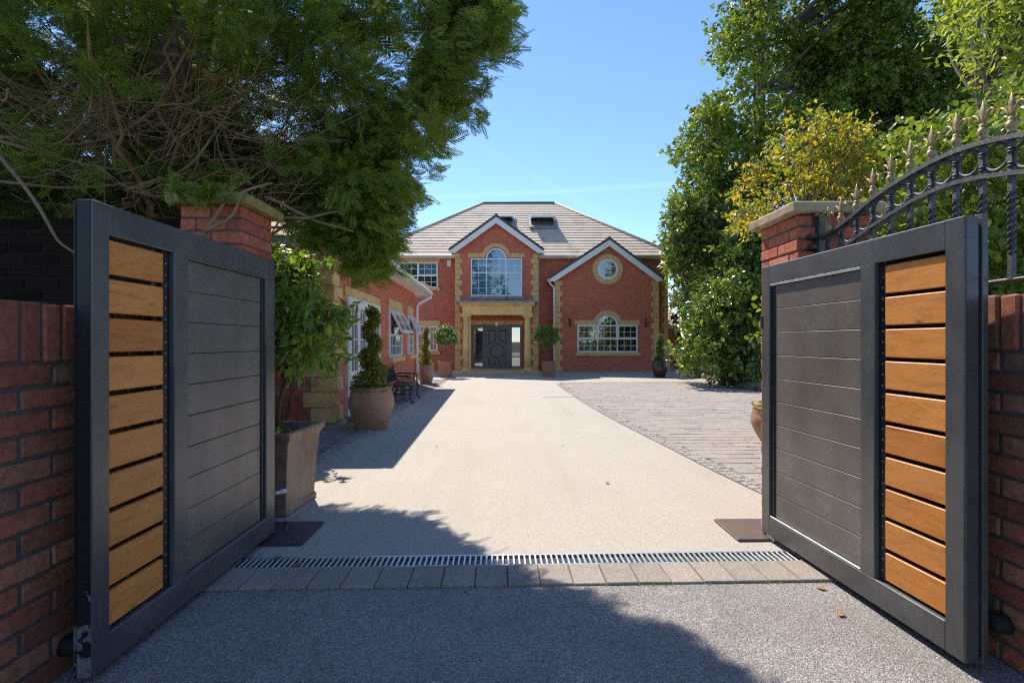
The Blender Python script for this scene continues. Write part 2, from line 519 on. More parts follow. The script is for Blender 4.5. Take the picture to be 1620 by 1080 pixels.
M['gate_frame'] = m_gate('gate_frame_paint', (0.064, 0.065, 0.068), 0.30, 0.26)
M['gate_panel'] = m_gate('gate_panel_paint', (0.115, 0.097, 0.082), 0.36, 0.55)

def m_peel():
    m, t, p, _ = new_mat('peeling_black_paint')
    v = coord(t)
    s = t.nodes.new('ShaderNodeSeparateXYZ'); t.links.new(v, s.inputs[0])
    n = noise(t, 11, 6, 0.62, v)
    h = t.nodes.new('ShaderNodeMath'); h.operation = 'MULTIPLY_ADD'; h.inputs[1].default_value = -1.15; h.inputs[2].default_value = 0.0
    t.links.new(s.outputs[2], h.inputs[0])
    a = t.nodes.new('ShaderNodeMath'); a.operation = 'MULTIPLY_ADD'; a.inputs[1].default_value = 2.2
    t.links.new(n, a.inputs[0]); t.links.new(h.outputs[0], a.inputs[2])
    g = t.nodes.new('ShaderNodeMath'); g.operation = 'GREATER_THAN'; g.inputs[1].default_value = 0.93
    t.links.new(a.outputs[0], g.inputs[0])
    c = mixc(t, (0.012, 0.012, 0.013), ramp(t, noise(t, 40, 4, 0.6, v), [(0.3, (0.13, 0.13, 0.135)), (0.7, (0.24, 0.24, 0.245))]), g.outputs[0])
    t.links.new(c, p.inputs['Base Color']); p.inputs['Roughness'].default_value = 0.55
    return m
M['peel'] = m_peel()

def m_wood():
    m, t, p, _ = new_mat('oiled_oak_slat')
    v = world_vec(t, (10, 1.1, 7))
    n = noise(t, 3.2, 7, 0.66, v, 1.6)
    fine = noise(t, 55, 3, 0.6, world_vec(t, (10, 1, 7)))
    base = ramp(t, n, [(0.25, (0.44, 0.145, 0.026)), (0.48, (0.68, 0.255, 0.046)), (0.60, (0.72, 0.285, 0.058)), (0.75, (0.80, 0.360, 0.095))])
    tint = ramp(t, objrand(t), [(0, (0.74, 0.64, 0.54)), (0.3, (1.0, 0.97, 0.92)), (0.6, (0.86, 0.84, 0.88)), (1, (1.08, 1.10, 1.2))])
    c = mixc(t, base, tint, 1.0, 'MULTIPLY')
    c = mixc(t, c, (0.26, 0.095, 0.025), ramp(t, fine, [(0.55, (0, 0, 0)), (0.8, (0.45,) * 3)]))
    k = vor(t, 2.6, world_vec(t, (1, 1, 2.2)), 'Distance')
    c = mixc(t, c, (0.20, 0.07, 0.02), ramp(t, k, [(0.03, (0.75,) * 3), (0.075, (0, 0, 0))]))
    t.links.new(c, p.inputs['Base Color'])
    p.inputs['Roughness'].default_value = 0.5
    bump(t, p, fine, 0.25, 0.003)
    return m
M['wood'] = m_wood()

def m_asphalt():
    m, t, p, _ = new_mat('worn_asphalt')
    v = coord(t)
    ch = vor(t, 215, v); sp = t.nodes.new('ShaderNodeSeparateColor'); t.links.new(ch, sp.inputs[0])
    c = ramp(t, sp.outputs[0], [(0, (0.155, 0.140, 0.130)), (0.5, (0.285, 0.262, 0.248)), (0.85, (0.39, 0.362, 0.342)), (1, (0.60, 0.565, 0.535))])
    big = noise(t, 2.2, 5, 0.6, v)
    c = mixc(t, c, (0.15, 0.125, 0.105), ramp(t, big, [(0.45, (0, 0, 0)), (0.75, (0.5,) * 3)]))
    pits = ramp(t, noise(t, 70, 3, 0.6, v), [(0.30, (0.6,) * 3), (0.42, (0, 0, 0))])
    c = mixc(t, c, (0.03, 0.03, 0.032), pits)
    t.links.new(c, p.inputs['Base Color']); p.inputs['Roughness'].default_value = 0.85
    d = vor(t, 215, v, 'Distance')
    bump(t, p, d, 0.75, -0.006)
    return m
M['asphalt'] = m_asphalt()

def m_resin():
    m, t, p, _ = new_mat('resin_bound_gravel')
    v = coord(t)
    ch = vor(t, 190, v); sp = t.nodes.new('ShaderNodeSeparateColor'); t.links.new(ch, sp.inputs[0])
    c = ramp(t, sp.outputs[0], [(0, (0.320, 0.275, 0.225)), (0.25, (0.392, 0.345, 0.292)), (0.7, (0.452, 0.408, 0.350)), (1, (0.54, 0.50, 0.445))])
    big = noise(t, 0.7, 5, 0.6, v)
    c = mixc(t, c, (0.345, 0.30, 0.25), ramp(t, big, [(0.45, (0, 0, 0)), (0.8, (0.45,) * 3)]))
    trk = noise(t, 1.0, 4, 0.6, coord(t, 'Object', (2.4, 0.16, 1)))
    c = mixc(t, c, (0.33, 0.285, 0.24), ramp(t, trk, [(0.52, (0, 0, 0)), (0.72, (0.40,) * 3)]))
    st = noise(t, 4.5, 6, 0.75, v)
    c = mixc(t, c, (0.24, 0.205, 0.17), ramp(t, st, [(0.63, (0, 0, 0)), (0.80, (0.45,) * 3)]))
    t.links.new(c, p.inputs['Base Color']); p.inputs['Roughness'].default_value = 0.8
    bump(t, p, vor(t, 190, v, 'Distance'), 0.35, -0.004)
    return m
M['resin'] = m_resin()

def m_conc(name, stops, scale, bscale=120, bs=0.5):
    m, t, p, _ = new_mat(name)
    v = world_vec(t)
    ch = vor(t, scale, v); sp = t.nodes.new('ShaderNodeSeparateColor'); t.links.new(ch, sp.inputs[0])
    c = ramp(t, sp.outputs[0], stops)
    tint = ramp(t, objrand(t), [(0, (0.87, 0.865, 0.86)), (1, (1.06, 1.05, 1.04))])
    c = mixc(t, c, tint, 1.0, 'MULTIPLY')
    big = noise(t, 5, 5, 0.7, v)
    c = mixc(t, c, (0.10, 0.085, 0.07), ramp(t, big, [(0.5, (0, 0, 0)), (0.85, (0.5,) * 3)]))
    t.links.new(c, p.inputs['Base Color']); p.inputs['Roughness'].default_value = 0.9
    bump(t, p, noise(t, bscale, 4, 0.6, v), bs, 0.005)
    return m
M['paver'] = m_conc('grey_brown_paver', [(0, (0.24, 0.205, 0.172)), (0.5, (0.33, 0.285, 0.245)), (1, (0.44, 0.385, 0.335))], 220)
M['cobble'] = m_conc('buff_sett', [(0, (0.285, 0.245, 0.215)), (0.5, (0.345, 0.303, 0.268)), (1, (0.40, 0.357, 0.318))], 90)
M['edge_sett'] = m_conc('speckled_granite_sett', [(0, (0.16, 0.15, 0.14)), (0.5, (0.33, 0.31, 0.28)), (1, (0.50, 0.47, 0.43))], 130)
M['blue_paver'] = m_conc('grey_block_paver', [(0, (0.19, 0.17, 0.155)), (0.5, (0.27, 0.25, 0.23)), (1, (0.34, 0.31, 0.285))], 120)
M['sand_joint'] = m_plain('sand_joint', (0.215, 0.18, 0.15), 1.0, var=0.3, scale=30, bmp=0.4)

def m_rust(name, c0, c1, lev):
    m, t, p, _ = new_mat(name)
    v = coord(t)
    n = noise(t, 6, 6, 0.65, v)
    c = mixc(t, c0, c1, ramp(t, n, [(lev, (0, 0, 0)), (lev + 0.2, (1, 1, 1))]))
    t.links.new(c, p.inputs['Base Color']); p.inputs['Roughness'].default_value = 0.55; p.inputs['Metallic'].default_value = 0.3
    bump(t, p, noise(t, 90, 4, 0.6, v), 0.2, 0.003)
    return m
M['plate'] = m_rust('rusty_steel_plate', (0.13, 0.11, 0.105), (0.22, 0.105, 0.055), 0.45)
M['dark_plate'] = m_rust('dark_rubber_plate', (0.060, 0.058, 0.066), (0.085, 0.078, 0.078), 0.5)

def m_roof():
    m, t, p, _ = new_mat('weathered_roof_tile')
    tc = t.nodes.new('ShaderNodeTexCoord').outputs['Object']
    s = t.nodes.new('ShaderNodeSeparateXYZ'); t.links.new(tc, s.inputs[0])
    cb = t.nodes.new('ShaderNodeCombineXYZ'); t.links.new(s.outputs[0], cb.inputs[0]); t.links.new(s.outputs[2], cb.inputs[1])
    b = t.nodes.new('ShaderNodeTexBrick'); t.links.new(cb.outputs[0], b.inputs['Vector'])
    b.inputs['Scale'].default_value = 1; b.inputs['Brick Width'].default_value = 0.30; b.inputs['Row Height'].default_value = 0.1633
    b.inputs['Mortar Size'].default_value = 0.006; b.inputs['Bias'].default_value = 0
    b.inputs['Color1'].default_value = (0.70, 0.565, 0.44, 1); b.inputs['Color2'].default_value = (0.62, 0.50, 0.39, 1); b.inputs['Mortar'].default_value = (0.30, 0.25, 0.21, 1)
    n = noise(t, 0.9, 6, 0.7, coord(t, 'Object', (2.2, 1, 0.5)))
    c = mixc(t, b.outputs['Color'], (0.26, 0.215, 0.185), ramp(t, n, [(0.50, (0, 0, 0)), (0.74, (0.6,) * 3)]))
    n2 = noise(t, 25, 5, 0.7, tc)
    c = mixc(t, c, (0.62, 0.57, 0.5), ramp(t, n2, [(0.55, (0, 0, 0)), (0.8, (0.5,) * 3)]))
    t.links.new(c, p.inputs['Base Color']); p.inputs['Roughness'].default_value = 0.85
    return m
M['roof'] = m_roof()

def m_glass(name, col, ior, rough=0.02):
    m, t, p, _ = new_mat(name)
    n = noise(t, 1.5, 2, 0.5, coord(t))
    t.links.new(ramp(t, n, [(0.3, col), (0.7, tuple(c * 1.3 for c in col))]), p.inputs['Base Color'])
    p.inputs['Roughness'].default_value = rough; p.inputs['IOR'].default_value = ior
    bump(t, p, n, 0.008, 0.02)
    return m
M['glass'] = m_glass('dark_window_glass', (0.012, 0.016, 0.016), 2.6)
M['glass_sky'] = m_glass('sky_tinted_window_glass', (0.035, 0.14, 0.20), 2.3)  # blue of the reflected sky put into the base colour
M['glass_curtain'] = m_glass('window_glass_with_blind', (0.16, 0.17, 0.17), 1.9)
M['glass_mirror'] = m_glass('reflective_side_glass', (0.05, 0.055, 0.055), 4.2)
M['lamp_glass'] = m_plain('frosted_lamp_glass', (0.75, 0.72, 0.62), 0.2, var=0.03, bmp=0)

def m_leaf(name, stops, trans=0.4, rough=0.45, spec=0.4, tcol=None):
    m, t, p, out = new_mat(name)
    r = t.nodes.new('ShaderNodeNewGeometry').outputs['Random Per Island']
    c = ramp(t, r, stops)
    n = noise(t, 1.3, 3, 0.6, coord(t))
    c = mixc(t, c, ramp(t, n, [(0.3, (0.72, 0.78, 0.7)), (0.7, (1.15, 1.1, 1.0))]), 1.0, 'MULTIPLY')
    t.links.new(c, p.inputs['Base Color'])
    p.inputs['Roughness'].default_value = rough; p.inputs['Specular IOR Level'].default_value = spec
    tr = t.nodes.new('ShaderNodeBsdfTranslucent')
    g = mixc(t, c, tcol or (1.35, 1.25, 0.55), 1.0, 'MULTIPLY')
    t.links.new(g, tr.inputs[0])
    mix = t.nodes.new('ShaderNodeMixShader'); mix.inputs[0].default_value = trans
    t.links.new(p.outputs[0], mix.inputs[1]); t.links.new(tr.outputs[0], mix.inputs[2])
    t.links.new(mix.outputs[0], out.inputs['Surface'])
    return m
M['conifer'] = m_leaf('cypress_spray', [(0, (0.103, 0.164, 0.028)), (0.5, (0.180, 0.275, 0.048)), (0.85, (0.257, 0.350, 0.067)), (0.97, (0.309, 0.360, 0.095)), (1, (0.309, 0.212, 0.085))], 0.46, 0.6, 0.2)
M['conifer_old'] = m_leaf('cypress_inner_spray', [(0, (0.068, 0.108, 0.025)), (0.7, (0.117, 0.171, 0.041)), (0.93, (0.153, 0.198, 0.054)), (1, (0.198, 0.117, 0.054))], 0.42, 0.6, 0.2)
M['maple'] = m_leaf('maple_leaf', [(0, (0.106, 0.178, 0.034)), (0.6, (0.168, 0.256, 0.047)), (1, (0.302, 0.340, 0.061))], 0.42, 0.40)
M['dark_leaf'] = m_leaf('dark_tree_leaf', [(0, (0.084, 0.133, 0.052)), (0.7, (0.139, 0.205, 0.075)), (1, (0.242, 0.283, 0.091))], 0.35, 0.36)
M['ash'] = m_leaf('ash_leaf', [(0, (0.203, 0.284, 0.047)), (0.6, (0.311, 0.392, 0.068)), (1, (0.446, 0.486, 0.095))], 0.45, 0.5)
M['golden'] = m_leaf('golden_leaf', [(0, (0.17, 0.25, 0.04)), (0.35, (0.30, 0.38, 0.055)), (0.62, (0.52, 0.46, 0.065)), (0.88, (0.64, 0.48, 0.06)), (0.97, (0.62, 0.38, 0.04)), (1, (0.55, 0.20, 0.03))], 0.45, 0.4)
M['hedge'] = m_leaf('hedge_leaf', [(0, (0.122, 0.196, 0.038)), (0.6, (0.207, 0.287, 0.054)), (1, (0.365, 0.413, 0.076))], 0.42, 0.33)
M['laurel'] = m_leaf('glossy_laurel_leaf', [(0, (0.077, 0.141, 0.038)), (0.65, (0.140, 0.226, 0.052)), (1, (0.393, 0.427, 0.065))], 0.35, 0.26, 0.6)
M['potted_leaf'] = m_leaf('potted_shrub_leaf', [(0, (0.097, 0.186, 0.041)), (0.7, (0.179, 0.308, 0.061)), (0.985, (0.324, 0.470, 0.073)), (1, (0.750, 0.324, 0.049))], 0.42, 0.35)
M['ivy'] = m_leaf('climber_leaf', [(0, (0.108, 0.216, 0.047)), (1, (0.230, 0.351, 0.081))], 0.42, 0.4)
M['box_leaf'] = m_leaf('topiary_leaf', [(0, (0.135, 0.155, 0.038)), (0.6, (0.243, 0.257, 0.061)), (1, (0.392, 0.392, 0.081))], 0.32, 0.55)
M['ball_leaf'] = m_leaf('ball_tree_leaf', [(0, (0.095, 0.176, 0.054)), (0.7, (0.169, 0.277, 0.078)), (1, (0.324, 0.419, 0.121))], 0.35, 0.4)

# ------------------------------------------------------------------ ground, road, drive
def sheet(name, poly, z, mat, kind='structure'):
    me = bpy.data.meshes.new(name)
    me.from_pydata([(x, y, z) for x, y in poly], [], [tuple(range(len(poly)))])
    me.materials.append(mat); me.update()
    o = bpy.data.objects.new(name, me); link(o)
    o['kind'] = kind
    ORG[o.name] = (Vector((0, 0, 0)), 0)
    return o

sheet('ground', [(-900, -900), (900, -900), (900, 900), (-900, 900)], -0.012, M['ground'])
PF = lambda x: 2.412 + 0.030 * x                       # front edge of the paver strip
sheet('road', [(-9, -14), (9, -14), (9, PF(9)), (-9, PF(-9))], 0.0, M['asphalt'])
DRL = lambda x: PF(x) + 0.366
sheet('driveway', [(-6.5, DRL(-6.5)), (9, DRL(9)), (9, 31), (-6.5, 31)], -0.004, M['resin'])
sheet('lawn', [(7.9, 26.2), (40, 26.2), (40, 60), (7.9, 60)], 0.004, M['grass'])

# row of pavers across the entrance
strip = sheet('paved_strip', [(-2.0, PF(-2.0) - 0.004), (2.2, PF(2.2) - 0.004), (2.2, PF(2.2) + 0.228), (-2.0, PF(-2.0) + 0.228)], -0.002, M['mortar'])
x = -1.98
while x < 2.15:
    w = 0.163
    piece('paver', w - 0.005, 0.216, 0.03, M['paver'], strip, (x + w / 2, PF(x + w / 2) + 0.113, -0.003 + random.uniform(-0.0015, 0.0015)), 0.003, 0.001, (0, 0, 0.027))
    x += w
# drain channel
dr = thing('drain_channel', 'narrow galvanised slotted drain across the entrance between pavers and pale drive', 'drain', (0, PF(0) + 0.298, 0), 0.030)
m = MB(); m.box(-1.95, 2.1, -0.0555, 0.0555, -0.0115, -0.0110)
m.build('channel_floor', M['black_metal'], dr, True)
m = MB()
m.box(-1.95, 2.1, -0.068, -0.056, -0.0115, 0.003); m.box(-1.95, 2.1, 0.056, 0.068, -0.0115, 0.003)
m.build('side_rail', M['zinc'], dr, True)
for k in range(135):
    piece('grate_bar', 0.012, 0.112, 0.014, M['zinc'], dr, (-1.94 + 0.03 * k, 0, -0.004), 0.002, 0, None, 1)
# small weeds and moss in the joint at the road edge
def tuft_mesh(n, h, spread):
    V = []; T = []
    for i in range(n):
        a = random.uniform(0, 6.28); r = random.uniform(0, spread); b = len(V)
        x0, y0 = r * math.cos(a), r * math.sin(a) * 0.4
        l = h * random.uniform(0.5, 1); ax = random.uniform(0, 6.28); lean = random.uniform(0.2, 0.9)
        w = h * 0.13
        V += [(x0 - w * math.sin(ax), y0 + w * math.cos(ax), 0), (x0 + w * math.sin(ax), y0 - w * math.cos(ax), 0), (x0 + l * lean * math.cos(ax), y0 + l * lean * math.sin(ax), l)]
        T.append((b, b + 1, b + 2))
    return V, T
Vw = []; Tw = []
for k in range(130):
    xx = random.choice([random.gauss(0.72, 0.10), random.gauss(1.34, 0.12), random.uniform(-1.3, 1.6), random.uniform(-1.4, 0.2)])
    V, T = tuft_mesh(5, random.uniform(0.004, 0.014), 0.012)
    b = len(Vw); Vw += [(v[0] + xx, v[1] + PF(xx) - 0.004, v[2]) for v in V]; Tw += [tuple(i + b for i in t) for t in T]
tag(from_np('joint_weeds', Vw, Tw, M['ash']), 'thin line of weeds and moss along the paver joint', None, None, 'stuff')

# speckled edging and paving beside the wing, on the left of the drive
WA = Vector((-2.48, 6.83, 0)); WTH = math.atan2(0.27, 7.17)
lp = sheet('left_paving', [(-3.4, 4.3), (-2.02, 4.3), (-2.16, 15.6), (-3.4, 15.6)], 0.0, M['sand_joint'])
cnt = 0
y = 4.32
while y < 13.5 and cnt < 285:
    xr = -2.03 - 0.0125 * (y - 4.3)
    row = int(round(y / 0.103)); xx = xr - (0.1 if row % 2 else 0.2)
    while xx > -2.75 - 0.03 * (y - 6) and cnt < 285:
        piece('block_paver', 0.197, 0.099, 0.02, M['blue_paver'], lp, (xx + (0.0 if row % 2 else 0.0), y, -0.004), 0.004, 0.001)
        cnt += 1
        xx -= 0.201
    y += 0.103
ls = sheet('left_edging', [(-2.03, 4.2), (-1.88, 4.2), (-2.01, 15.6), (-2.16, 15.6)], 0.002, M['sand_joint'])
y = 4.25
while y < 12.5:
    xr = -1.955 - 0.0115 * (y - 4.25)
    for s in (-0.037, 0.037):
        l = random.uniform(0.085, 0.115)
        piece('sett', 0.068, 0.092, 0.02, M['edge_sett'], ls, (xr + s + random.uniform(-.003, .003), y + s * 0.6, -0.003 + random.uniform(0, .003)), 0.006, 0.003, (0, 0, random.uniform(-.05, .05)))
    y += 0.099

# imprinted sett paving on the right of the drive
RE = [(2.16, 3.0), (2.02, 3.62), (1.968, 3.916), (1.875, 4.58), (1.768, 5.615), (1.598, 7.145), (1.452, 8.864), (1.342, 11.09), (1.25, 13.97)]
def edge_x(y):
    for (xa, ya), (xb, yb) in zip(RE, RE[1:]):
        if ya <= y <= yb: return xa + (xb - xa) * (y - ya) / (yb - ya)
    return RE[0][0] if y < RE[0][1] else RE[-1][0]
rp = sheet('right_paving', [(x + 0.02, y) for x, y in RE] + [(2.2, 14.6), (9, 15.2), (9, 3.0)], 0.0, M['sand_joint'])
cob = []
y = 3.35; row = 0
while y < 14.4:
    dpt = 0.175 + 0.02 * random.random()
    x0 = edge_x(y) + 0.18 - random.uniform(0, 0.1)
    while x0 < 8.8:
        w = random.choice((0.2, 0.24, 0.28, 0.3)) + random.uniform(-0.02, 0.02)
        if x0 + w / 2 > edge_x(y) + 0.17: cob.append((x0 + w / 2, y + dpt / 2, w, dpt))
        x0 += w
    y += dpt; row += 1
cob.sort(key=lambda c: (0 if (c[0] * F / c[1] < 415) else 1, c[1]))
for cx, cy, w, d in cob[:290]:
    w = round(w * 50) / 50; d = round(d * 100) / 100
    piece('sett', w - 0.007, d - 0.007, 0.025, M['cobble'], rp, (cx, cy, -0.004 + random.uniform(0, 0.003)), 0.006, 0.002, (random.uniform(-.006, .006), 0, random.uniform(-.015, .015)))
m = MB()
for cx, cy, w, d in cob[290:]:
    m.cbox(cx - w / 2 + .005, cx + w / 2 - .005, cy - d / 2 + .006, cy + d / 2 - .006, -0.016, 0.009 + random.uniform(0, .003), 0.006, 0.002)
tag(m.build('distant_setts', M['cobble'], rp), None, None, None, 'stuff')
rs = sheet('right_edging', [(x - 0.005, y) for x, y in RE] + [(x + 0.155, y) for x, y in RE[::-1]], 0.003, M['sand_joint'])
y = 3.1
while y < 13.9:
    xe = edge_x(y); sl = (edge_x(min(13.8, y + 0.2)) - xe) / 0.2
    for s in (0.038, 0.112):
        piece('sett', 0.068, 0.098, 0.02, M['edge_sett'], rs, (xe + s + random.uniform(-.003, .003), y, -0.003 + random.uniform(0, .003)), 0.006, 0.003, (0, 0, -sl + random.uniform(-.04, .04)))
    y += 0.106

# inspection cover let into the drive
ic = thing('inspection_cover', 'shallow square inspection cover set flush in the pale drive', 'cover', (*gnd(884, 624), 0))
m = MB()
for a in ((-.4, .4, -.5, -.48), (-.4, .4, .48, .5), (-.4, -.38, -.48, .48), (.38, .4, -.48, .48)): m.box(*a, -0.003, 0.003)
m.build('cover_frame', M['zinc'], ic, True)
MB().box(-.375, .375, -.475, .475, -0.01, 0.0005).build('tray', M['resin'], ic, True)

# threshold plates under the gate hinges
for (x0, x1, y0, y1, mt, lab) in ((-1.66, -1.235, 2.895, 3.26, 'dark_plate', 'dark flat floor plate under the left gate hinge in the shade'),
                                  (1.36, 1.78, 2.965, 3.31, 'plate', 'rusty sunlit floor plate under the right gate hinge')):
    m = MB().cbox(x0 - x0, x1 - x0, 0, y1 - y0, -0.003, 0.012, 0.004, 0.0)
    o = m.build('floor_plate', M[mt]); o.location = (x0, y0, 0); o.rotation_euler = (0, 0, 0.02)
    tag(o, lab, 'plate', 'steel plates at the gate hinges')

# ------------------------------------------------------------------ house
HS = 20.0
house = thing('brick_house', 'two storey red brick house with hipped tiled roof and stone portico facing the drive', 'house', (0.26, HS, 0))
X9 = lambda px, Y=20.0: (px - 810) / F * Y
Z9 = lambda py, Y=20.0: EYE - (py - 540) / F * Y
YM, YB, YR = 20.5, 20.0, 19.9
EZ = 4.72
m = MB()
m.box(-5.9, 6.47, YM, 29.1, -0.05, 4.70)
bxl, bxr = X9(720.5), X9(851)
bpx = X9(785.2)
m.prism([(bxl, -0.05), (bxr, -0.05), (bxr, 4.86), (bpx, Z9(351)), (bxl, 4.86)], YB, YM + 0.01)
rxl, rxr = X9(878, YR), X9(1042, YR)
rpx = X9(962.5, YR)
m.prism([(rxl, -0.05), (rxr, -0.05), (rxr, 3.72), (rpx, Z9(386, YR)), (rxl, 3.72)], YR, YM + 0.01)
m.build('wall', M['house_brick'], house)

def courses(mb, a, b, c, d, n, lift=0.022):
    a, b, c, d = map(Vector, (a, b, c, d))
    nrm = (b - a).cross(d - a).normalized()
    if nrm.z < 0: nrm = -nrm
    for i in range(n):
        t0, t1 = i / n, min(1.0, (i + 1.06) / n)
        p0, p1 = a.lerp(d, t0) + nrm * lift, b.lerp(c, t0) + nrm * lift
        q0, q1 = a.lerp(d, t1), b.lerp(c, t1)
        mb.add([p0, p1, q1, q0, p0 - nrm * lift * 1.3, p1 - nrm * lift * 1.3], [(0, 1, 2, 3), (4, 5, 1, 0)])
    mb.add([a, b, c, d], [(0, 1, 2, 3)])
    return mb
e0, e1, e2, e3 = (-6.15, 20.15, EZ), (6.69, 20.15, EZ), (6.69, 29.45, EZ), (-6.15, 29.45, EZ)
r0, r1 = (-1.45, 24.8, 8.15), (2.13, 24.8, 8.15)
m = MB()
courses(m, e0, e1, r1, r0, 21)
courses(m, e1, e2, r1, r1, 21)
courses(m, e2, e3, r0, r1, 21)
courses(m, e3, e0, r0, r0, 21)
roof = m.build('roof', M['roof'], house)
m = MB()
m.tube([r0, r1], 0.075, 8); m.build('ridge_cap', M['dark_tile'], roof)
for a, b in ((e0, r0), (e1, r1)):
    MB().tube([Vector(a) + Vector((0, 0, .04)), Vector(b) + Vector((0, 0, .02))], 0.055, 6).build('hip_tile', M['roof'], roof)
# soffit, fascia and gutter
m = MB()
m.box(-6.1, 6.64, 20.2, YM, 4.62, 4.66); m.box(6.47, 6.64, YM, 29.2, 4.62, 4.66); m.box(-6.1, 6.64, 20.17, 20.2, 4.60, 4.74)
m.build('soffit', M['gutter'], house)
m = MB()
m.tube([(-6.15, 20.10, 4.68), (6.69, 20.10, 4.68)], 0.055, 8); m.tube([(6.72, 20.1, 4.68), (6.72, 29.4, 4.68)], 0.055, 8)
m.build('gutter', M['gutter'], house)

# gables: roof slopes, barge boards, verge tiles
def gable(px0, px1, ppx, ze, zp, Yf, yback, nm):
    xl, xr = px0, px1
    over = 0.22
    m = MB()
    for s in (0, 1):
        xe = xl if s == 0 else xr
        a, d = (xe, Yf - over, ze), (ppx, Yf - over, zp)
        b, c = (xe, yback, ze), (ppx, yback, zp)
        courses(m, a, b, c, d, 9, 0.03)
    g = m.build('gable_roof', M['roof'], house)
    m = MB()
    m.tube([(ppx, Yf - over - 0.02, zp + 0.03), (ppx, yback, zp + 0.03)], 0.075, 8)
    m.build('ridge_tile', M['red_tile'], g)
    t = 0.052
    for s in (0, 1):
        xe = xl if s == 0 else xr
        k = (zp - ze) / (ppx - xe)
        w = 0.27
        bb = MB().prism([(xe, ze - 0.02), (ppx, zp - 0.02), (ppx, zp - w - 0.01), (xe + (0.20 if s == 0 else -0.20), ze - 0.125), (xe, ze - 0.125)], Yf - over - 0.001, Yf - over + 0.028)
        bb.build('barge_board', M['white'], g)
        vt = MB().prism([(xe - (0.05 if s == 0 else -0.05), ze - 0.03), (ppx, zp), (ppx, zp + 0.085), (xe - (0.05 if s == 0 else -0.05), ze + 0.055)], Yf - over - 0.03, Yf - over + 0.07)
        vt.build('verge_tile', M['dark_tile'], g)
        # soffit of the overhang
        MB().prism([(xe, ze - 0.1), (ppx, zp - 0.14), (ppx, zp - 0.11), (xe, ze - 0.07)], Yf - over + 0.03, Yf).build('verge_soffit', M['white'], g)
    return g
g1 = gable(X9(711.5, 19.78), X9(859, 19.78), bpx, 4.87, Z9(342, 19.78), YB, 22.6, 'bay')
g2 = gable(X9(870, 19.68), X9(1048, 19.68), rpx, 3.72, Z9(378, 19.68), YR, 21.4, 'right')
MB().tube([(X9(869, 19.6), 19.7, 3.68), (X9(869, 19.6), 20.5, 3.68)], 0.06, 8).build('gutter', M['gutter'], house)

# quoins
def quoins(x, side, Y, z0, z1, n, wl, ws):
    h = (z1 - z0) / n
    for i in range(n):
        w = wl if i % 2 == 0 else ws
        cx = x + side * (w / 2 - 0.012)
        piece('quoin', w, 0.14, h - 0.008, M['stone'], house, (cx - 0.26, Y + 0.045 - HS, z0 + h * (i + .5)), 0.008, 0.002)
quoins(bxl, 1, YB, 0.0, 4.78, 22, 0.30, 0.21)
quoins(bxr, -1, YB, 0.0, 4.78, 22, 0.30, 0.21)
quoins(rxl, 1, YR, 0.0, 3.66, 17, 0.31, 0.22)
quoins(rxr, -1, YR, 0.0, 3.66, 17, 0.31, 0.22)
quoins(6.47, -1, YM, 0.0, 4.6, 21, 0.26, 0.18)

def window(parent, Mx, u0, u1, z0, z1, cols, rows, bars, glass, sash=(), fw=0.05, gl=None):
    """frame with mullions at cols (u) and transoms at rows (z); bars[(col, row)] = (vertical, horizontal) glazing bars.
    Mx maps (u, depth towards the viewer is negative, z) to metres"""
    us = [u0] + list(cols) + [u1]; zs = [z0] + list(rows) + [z1]
    m = MB(Mx)
    m.box(u0, u1, -0.045, 0.02, z0, z0 + fw); m.box(u0, u1, -0.045, 0.02, z1 - fw, z1)
    m.box(u0, u0 + fw, -0.0455, 0.02, z0 + fw, z1 - fw); m.box(u1 - fw, u1, -0.0455, 0.02, z0 + fw, z1 - fw)
    for c in cols: m.box(c - fw / 2, c + fw / 2, -0.0435, 0.02, z0 + fw, z1 - fw)
    for r in rows: 
        for a, b in zip(us, us[1:]): m.box(a + fw / 2, b - fw / 2, -0.0425, 0.02, r - fw / 2, r + fw / 2)
    w = m.build('window', M['white'], parent)
    for i, (a, b) in enumerate(zip(us, us[1:])):
        for j, (c, d) in enumerate(zip(zs, zs[1:])):
            k = fw * 0.55
            gm = glass if gl is None or (i, j) not in gl else gl[(i, j)]
            if (i, j) in sash:
                s = MB(Mx); q = fw * 0.4
                s.box(a + q, b - q, -0.065, -0.046, c + q, c + q + 0.045); s.box(a + q, b - q, -0.065, -0.046, d - q - 0.045, d - q)
                s.box(a + q, a + q + 0.045, -0.0655, -0.046, c + q + .045, d - q - .045); s.box(b - q - 0.045, b - q, -0.0655, -0.046, c + q + .045, d - q - .045)
                s.build('sash', M['white'], w)
            MB(Mx).box(a + k, b - k, -0.022, -0.012, c + k, d - k).build('pane', gm, w)
            nv, nh = bars.get((i, j), bars.get('*', (0, 0)))
            if nv or nh:
                g = MB(Mx)
                for q in range(1, nv + 1):
                    uu = a + (b - a) * q / (nv + 1); g.box(uu - 0.009, uu + 0.009, -0.028, -0.0225, c + k, d - k)
                for q in range(1, nh + 1):
                    zz_ = c + (d - c) * q / (nh + 1); g.box(a + k, b - k, -0.0275, -0.0225, zz_ - 0.009, zz_ + 0.009)
                g.build('glazing_bar', M['white'], w)
    return w

def plane(Y):
    return Matrix.Translation((0, Y, 0))

